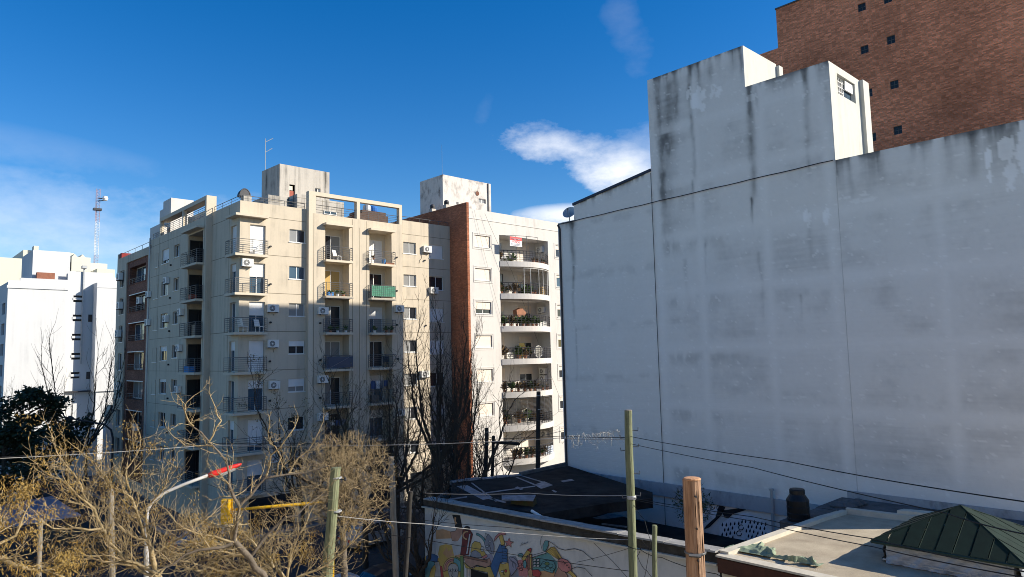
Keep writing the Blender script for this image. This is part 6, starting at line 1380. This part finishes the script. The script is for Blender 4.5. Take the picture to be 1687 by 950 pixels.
# nearest tree with twisting pale limbs
T = Tree(21, up=.05, wig=.15, ang=(36, 80), lr=(.55, .9), kids=(2, 3), rmin=.0048)
fk = at(452, 985, 14.5); T.limbs([(fk[0]+.3, fk[1]-.2, 0), (fk[0]+.1, fk[1]-.1, 4), tuple(fk), tuple(at(414, 917, 14.5)), tuple(at(384, 893, 14.5))], .11, .055, step=2.5, t0=.75, trunk=True, lvl=2, L=.4)
for sq, r, sd, r0, r1, st, L, lv in (
    ([(384, 893), (392, 860), (395, 836), (378, 797), (373, 764), (349, 731), (320, 705), (306, 686)], 14.3, 2, .036, .013, .2, .34, 3),
    ([(320, 705), (300, 672), (318, 650)], 14.2, 3, .016, .009, .15, .2, 2), ([(345, 728), (365, 695), (352, 660)], 14.2, 4, .017, .009, .15, .2, 2), ([(349, 731), (310, 735), (285, 722)], 14.2, 14, .016, .009, .15, .2, 2),
    ([(398, 832), (414, 813), (430, 793), (457, 783), (496, 780), (540, 768)], 14.6, 5, .032, .012, .22, .36, 3), ([(437, 786), (440, 770), (447, 748), (463, 735), (483, 708), (490, 690)], 14.8, 6, .022, .009, .15, .22, 2),
    ([(476, 780), (490, 755), (502, 748), (518, 725), (530, 698)], 14.8, 7, .019, .008, .15, .2, 2), ([(457, 783), (462, 750), (440, 722), (445, 700)], 14.8, 17, .016, .008, .15, .2, 2),
    ([(384, 893), (352, 885), (325, 880), (290, 862)], 14.3, 8, .030, .010, .18, .34, 3), ([(414, 917), (440, 880), (480, 850), (520, 820)], 15.2, 9, .038, .013, .18, .45, 3), ([(384, 893), (350, 905), (310, 912), (268, 935)], 13.8, 10, .034, .013, .18, .45, 3)):
    T.limbs(pl(sq, r, .1, sd), r0, r1, step=st*.9, lvl=lv, L=L, trunk=r0 > .03)
T1 = T.make('bare_tree', 'nearest bare tree with twisting pale limbs reaching toward the red lamp head', (fk[0], fk[1], 0), BARKM, GT, BARKL)
T.leaves(30, SEED, T1, 'seed_clusters', 'stuff', .07, .16, 40, w=.10, zmax=9.2)
# seed bearing tree on the left
T = Tree(33, up=.06, wig=.14, ang=(28, 64), lr=(.55, .9), kids=(2, 3), rmin=.0048)
fb = at(285, 1000, 15.5); T.limbs([(fb[0]-.3, fb[1]+.5, 0), (fb[0]-.2, fb[1]+.2, 4), tuple(fb), tuple(at(253, 918, 15.5))], .11, .05, step=2.0, t0=.8, trunk=True, lvl=2, L=.5)
for sq, r, sd, r0, r1 in (
    ([(253, 918), (242, 892), (226, 850), (216, 813), (184, 803), (150, 790)], 15.5, 2, .034, .013), ([(262, 945), (210, 925), (184, 902), (166, 871), (158, 847), (131, 816), (97, 787), (71, 776)], 15.0, 3, .034, .012),
    ([(158, 847), (130, 800), (112, 770), (98, 752)], 15.3, 4, .024, .010), ([(216, 813), (205, 780), (220, 755), (232, 738)], 15.6, 5, .024, .010), ([(226, 850), (260, 820), (275, 790), (285, 765)], 15.8, 6, .024, .010),
    ([(166, 871), (130, 870), (95, 872), (60, 860)], 14.8, 7, .024, .010), ([(253, 918), (285, 890), (310, 880), (345, 850)], 16.0, 8, .028, .010), ([(262, 950), (210, 931), (180, 925), (130, 918)], 15.0, 9, .034, .011),
    ([(184, 803), (165, 775), (150, 755)], 15.4, 10, .018, .009), ([(242, 892), (210, 880), (185, 850)], 15.2, 11, .022, .010), ([(262, 945), (290, 920), (320, 930)], 15.8, 12, .024, .010)):
    T.limbs(pl(sq, r, .2, sd), r0, r1, step=.085, lvl=3, L=.42, trunk=r0 > .03)
T2 = T.make('bare_tree', 'bare tree hung with golden seed clusters, spreading over the lower left', (fb[0], fb[1], 0), BARKL, GT)
T.leaves(100, SEED, T2, 'seed_clusters', 'stuff', .065, .21, 46, w=.10)
# lower left tree
T = Tree(44, up=.08, wig=.15, ang=(28, 62), lr=(.55, .85), kids=(2, 3), rmin=.0048); fb = at(-40, 990, 13)
T.limbs([(fb[0], fb[1], 0), (fb[0], fb[1], 5), tuple(fb), tuple(at(-10, 905, 13))], .14, .05, step=2, t0=.8, trunk=True, lvl=2, L=.4)
for sq, sd, r0 in (([(-20, 925), (0, 916), (16, 929), (60, 938), (110, 950)], 2, .045), ([(-10, 905), (20, 885), (35, 865), (45, 845)], 3, .026), ([(-20, 925), (-5, 880), (0, 850), (10, 835)], 4, .026)):
    T.limbs(pl(sq, 13.2, .1, sd), r0, .012, step=.2, lvl=3, L=.38)
T4 = T.make('bare_tree', 'tree with dense golden seed clusters cut by the lower left corner', (fb[0], fb[1], 0), BARKL, GT)
T.leaves(62, SEED, T4, 'seed_clusters', 'stuff', .075, .18, 52, w=.11)
# bottom middle tangle tree
T = Tree(55, up=.04, wig=.16, ang=(32, 70), lr=(.55, .85), kids=(2, 3), rmin=.0048); fb = at(500, 1000, 16.5)
T.limbs([(fb[0], fb[1], 0), (fb[0], fb[1], 5), tuple(fb), tuple(at(462, 945, 16.5))], .11, .05, step=2, t0=.8, trunk=True, lvl=2, L=.4)
for sq, sd in (([(450, 935), (400, 915), (350, 905), (300, 890)], 2), ([(470, 960), (480, 905), (500, 870), (510, 845)], 3), ([(450, 935), (435, 900), (455, 880)], 4), ([(470, 960), (540, 930), (585, 890), (600, 870)], 5), ([(450, 935), (350, 945), (290, 930), (230, 935)], 6), ([(470, 960), (440, 955), (390, 935)], 7), ([(400, 915), (330, 925), (300, 940)], 8)):
    T.limbs(pl(sq, 16.5, .2, sd), .034, .012, step=.07, lvl=3, L=.46)
T5 = T.make('bare_tree', 'tangled bare tree low in the middle below the yellow traffic light', (fb[0], fb[1], 0), BARKL, GT)
T.leaves(55, SEED, T5, 'seed_clusters', 'stuff', .07, .17, 44, w=.10)
# pollarded twiggy tree
fb = at(566, 985, 23.5); c3_ = at(566, 792, 23.5)
def env(p): v = p-c3_; return (v[0]**2+v[1]**2)/1.7**2+(v[2]/1.55)**2 < 1
T = Tree(66, up=.05, wig=.26, ang=(30, 75), lr=(.6, .95), kids=(1, 3), env=None, rmin=.0075)
T.limbs([(fb[0], fb[1], 0), (fb[0]+.1, fb[1], 4), tuple(at(566, 900, 23.5)), tuple(at(564, 865, 23.5))], .16, .10, step=2, t0=.99, trunk=True, lvl=1)
q = random.Random(5); b = at(565, 862, 23.5)
for i in range(16):
    a = R(i*137.5); e = R(q.uniform(0, 80)); d = np.array([math.cos(a)*math.cos(e), math.sin(a)*math.cos(e), math.sin(e)]); m_ = b+d*np.array([1.2, 1.2, 1.5])*q.uniform(.6, 1.0)
    T.env = env; T.limbs([b, b+(m_-b)*.5+np.array([0, 0, -.08]), m_], .045, .016, step=.3, lvl=2, L=.5, t0=.3, trunk=True)
for i in range(520):
    v = unit(np.array([q.gauss(0, 1), q.gauss(0, 1), q.gauss(0, 1)])); p0_ = c3_+v*np.array([1.5, 1.5, 1.35])*q.random()**.45; T.grow(p0_, v*.6+np.array([q.gauss(0, .7), q.gauss(0, .7), q.gauss(.35, .6)]), q.uniform(.35, .6), .012, 2)
T3 = T.make('bare_tree', 'rounded pollarded tree dense with fine tangled tan twigs', (fb[0], fb[1], 0), BARKM, GT, BARKO)
# dark bare trees in the shade before the blocks
GD = 'dark bare trees in the shaded side street'
def wild(seed, px, r, ztop, label, spread=.45, r0=.17, lvl=4, L=2.4, lean=0, bark=BARKD, up=.25, nl=5, leaf=0, fork=.3, group=GD, wig=.22, lmat=None, lsz=.09, rmin=.006, k=(2, 4)):
    b = at(px, 800, r); T = Tree(seed, up=up, wig=wig, ang=(18, 50), lr=(.55, .8), kids=k, rmin=rmin); q = random.Random(seed); tr = np.array([b[0], b[1], 0.]); zf = ztop*fork
    T.limbs([tr, tr+np.array([q.uniform(-.1, .1), q.uniform(-.1, .1), zf*.5]), tr+np.array([lean*RT[0]*.3, lean*RT[1]*.3, zf])], r0, r0*.75, step=9, t0=.99, trunk=True, lvl=1, L=.5); f = tr+np.array([lean*RT[0]*.3, lean*RT[1]*.3, zf])
    for i in range(nl):
        a = R(i*137.5+seed*40); h = (ztop-zf)*q.uniform(.62, .95)*(1 if i else 1.05); sp = h*spread*q.uniform(.4, 1.1)*(1 if i else .15); e = f+np.array([math.cos(a)*sp+lean*RT[0], math.sin(a)*sp+lean*RT[1], h*.8])
        T.limbs([f, f+(e-f)*.5+np.array([math.cos(a)*sp*.25, math.sin(a)*sp*.25, -.05*h]), e], r0*.55, r0*.16, step=.8, lvl=lvl-1, L=L*.6, t0=.25)
    t = T.make('bare_tree', label, (b[0], b[1], 0), bark, group)
    if leaf: T.leaves(leaf, lmat or DRYL, t, 'dry_leaves', 'stuff', lsz, .22, 8, .5, .32)
    return t
wild(71, 655, 45, 12.6, 'spreading dark bare tree in front of the beige flank windows', .8, .20, 4, 3.0, rmin=.0105, nl=7, up=.14)
wild(72, 722, 47, 16.2, 'tallest thin bare tree rising before the shaded strip beside the brick wall', .32, .20, 4, 2.6, up=.32, nl=6, rmin=.0095)
wild(73, 752, 49, 13.4, 'narrow dark tree in front of the orange brick party wall', .4, .18, 4, 2.6, up=.25, nl=6, rmin=.0095)
wild(74, 708, 40, 9.0, 'wide dark bare tree whose branches reach over the foot of the white block', .85, .26, 4, 3.0, lean=1.2, up=.10, fork=.3, nl=7, rmin=.0105)
wild(75, 602, 42, 11.2, 'dark tree with sparse dry olive leaves before the lower bay balconies', .95, .19, 4, 2.8, leaf=420, nl=6, rmin=.011, up=.12)
wild(76, 500, 44, 9.9, 'small dark tree with sparse dry leaves before the beige block corner windows', .6, .15, 4, 2.2, leaf=220, nl=6, rmin=.010, up=.14)
wild(77, 690, 33, 6.9, 'short dark street tree immediately left of the mural building corner', .7, .2, 4, 2.2, nl=6, rmin=.010)
wild(78, 770, 46, 7.8, 'dark low tree whose twigs cover the foot of the brick party wall', .85, .18, 4, 2.6, nl=6, up=.1, rmin=.0095)
wild(81, 140, 80, 18.2, 'tall bare poplar-like tree standing before the far white blocks', .6, .16, 4, 3.4, up=.2, nl=6, fork=.2, group='far trees on the left', wig=.12, rmin=.017, bark=mat('grey_brown_bark', (.05, .042, .036), .95, .2))
wild(82, 20, 78, 9.5, 'brownish bare tree behind the dark evergreen at the left edge', .6, .2, 4, 2.6, group='far trees on the left', bark=BARKO, rmin=.012)
wild(83, 110, 84, 6.5, 'low dark tree with dense twigs under the far white wall', .7, .2, 4, 2.2, group='far trees on the left', leaf=500, lmat=EVERG, lsz=.25, rmin=.012)
def evergreen(px, r, zt, zb, rad, label, seed, n=5200):
    b = at(px, 700, r); t = thing('evergreen_tree', label, 'tree', (b[0], b[1], 0), 'far trees on the left'); q = random.Random(seed); mb = MB(); mb.path([(b[0], b[1], 0), (b[0]+.1, b[1], zb), (b[0], b[1], zt*.8)], [.28, .24, .08], 8); obj('trunk', mb, BARKD, t); mb = MB(); lm = MB()
    C = []
    for i in range(34):
        a = q.uniform(0, 6.28); z = q.uniform(zb, zt); f = 1-max(0, (z-(zb+.5*(zt-zb)))/(zt-zb)*1.3); rr = rad*math.sqrt(q.random())*max(.25, f); c = np.array([b[0]+rr*math.cos(a), b[1]+rr*math.sin(a), z]); C.append(c); lm.tube((b[0], b[1], z-.8), tuple(c), .06, .02, 4)
    for i in range(n):
        c = q.choice(C); v = unit(np.array([q.gauss(0, 1) for _ in range(3)])); p = c+v*np.array([1.15, 1.15, .55])*(q.random()**.45); tv = unit(np.array([q.gauss(0, 1), q.gauss(0, 1), q.gauss(0, .5)]))*q.uniform(.2, .45); s_ = unit(np.cross(tv, np.array([q.gauss(0, 1), q.gauss(0, 1), 1.])))*.09; mb.poly([p-s_, p+tv*.6-s_, p+tv, p+tv*.6+s_, p+s_])
    obj('limb', lm, BARKD, t); tag(obj('crown', mb, EVERG, t)); return t
evergreen(48, 74, 9.6, 3.6, 3.9, 'dense dark evergreen tree at the left edge before the far white block', 3)
evergreen(8, 66, 7.2, 2.6, 3.0, 'second lower dark evergreen tree cut by the left edge', 5, 3000)

# ------------------------------------------------------------------ cars
CARM = []
def carpaint(name, c):
    m, n, b = nmat(name); b.inputs['Base Color'].default_value = (*c, 1); b.inputs['Roughness'].default_value = .28; b.inputs['Coat Weight'].default_value = .6; b.inputs['Metallic'].default_value = .15; return m
def car(px, py, r, yaw, col, label, xy=None):
    if xy is None: p = at(px, py, r); x, y = p[0], p[1]
    else: x, y = xy
    t = thing('parked_car', label, 'car', (x, y, 0), 'cars parked and waiting in the streets'); t.rotation_euler = (0, 0, yaw)
    # stations along the length: (x, half width, sill z, belt z, roof z, roof half width)
    S = [(-2.05, .70, .42, .72, .74, .60), (-1.95, .80, .30, .80, .83, .66), (-1.5, .85, .25, .92, .98, .66), (-1.15, .86, .25, .96, 1.32, .58), (-.6, .87, .25, .97, 1.46, .60), (.2, .87, .25, .97, 1.47, .60), (.7, .87, .25, .96, 1.30, .60), (1.15, .86, .25, .93, .97, .66), (1.75, .82, .27, .80, .84, .66), (2.05, .68, .36, .66, .70, .55)]
    mb = MB(); rows = []
    for sx, hw, z0, zb, zr, rw in S:
        b = len(mb.v); ring = [(sx, -hw*.92, z0), (sx, -hw, (z0+zb)/2), (sx, -hw*.97, zb), (sx, -rw, zr), (sx, -rw*.5, zr+.03), (sx, rw*.5, zr+.03), (sx, rw, zr), (sx, hw*.97, zb), (sx, hw, (z0+zb)/2), (sx, hw*.92, z0)]
        mb.v += [(a+x, c+y, d) for a, c, d in ring]; rows.append(b)
    for a, b in zip(rows[:-1], rows[1:]):
        for k in range(9): mb.f.append((a+k, a+k+1, b+k+1, b+k))
        mb.f.append((a+9, a, b, b+9))
    mb.f.append(tuple(range(rows[0]+9, rows[0]-1, -1))); mb.f.append(tuple(range(rows[-1], rows[-1]+10)))
    obj('body', mb, col, t, smooth=False)
    def pnt(i, k, f=1.012): v = np.array(mb.v[rows[i]+k]); c = np.array([x, y, .9]); return c+(v-c)*f
    def gl(name, idx): m2 = MB(); pts = [pnt(*q) for q in idx]; c = sum(pts)/len(pts); m2.poly([c+(p-c)*.86 for p in pts]); obj(name, m2, GLASS_D, t)
    gl('rear_window', [(2, 3), (3, 3), (3, 6), (2, 6)]); gl('windscreen', [(6, 3), (7, 3), (7, 6), (6, 6)])
    for k0, k1 in ((2, 3), (7, 6)):
        gl('side_window', [(3, k0), (4, k0), (4, k1), (3, k1)]); gl('side_window', [(4, k0), (5, k0), (5, k1), (4, k1)]); gl('side_window', [(5, k0), (6, k0), (6, k1), (5, k1)])
    for sx in (-1.28, 1.30):
        for sy in (-1, 1):
            m2 = MB(); m2.path([(x+sx, y+sy*.70, .31), (x+sx, y+sy*.88, .31)], .31, 16); w = obj('wheel', m2, PIPE, t); m2 = MB(); m2.path([(x+sx, y+sy*.86, .31), (x+sx, y+sy*.892, .31)], .19, 12); obj('rim', m2, GALV, w)
    for sy in (-1, 1):
        m2 = MB(); m2.box(x+1.93, x+2.04, y+sy*.40, y+sy*.66, .58, .70); obj('headlight', m2, GLASS_C, t); m2 = MB(); m2.box(x-2.06, x-1.97, y+sy*.45, y+sy*.70, .62, .78); obj('tail_light', m2, REDP, t)
    return t
WHP, SIL, BLU, DBL, GRY = carpaint('white_car_paint', (.62, .62, .62)), carpaint('silver_car_paint', (.35, .36, .37)), carpaint('blue_car_paint', (.02, .06, .26)), carpaint('dark_car_paint', (.015, .02, .03)), carpaint('grey_car_paint', (.12, .13, .14))
car(22, 812, 77, -math.pi/2, WHP, 'white car facing the camera far down the left street')
car(5, 800, 85, -math.pi/2, BLU, 'dark blue car behind the white car at the left edge')
car(95, 925, 39, math.pi/2, BLU, 'bright blue car glimpsed through twigs at the lower left')
car(612, 852, 47, .05, SIL, 'silver car in the side street behind the slim grey pole')
car(560, 938, 36, math.pi/2+.1, WHP, 'white car in shade behind the leaning green pole')
car(700, 900, 33, .05, SIL, 'grey car in deep shade left of the mural wall')
car(640, 905, 37, .05, DBL, 'dark car between the leaning green pole and the slim grey pole')
car(340, 880, 50, .0, GRY, 'grey car under the yellow traffic light at the crossing')
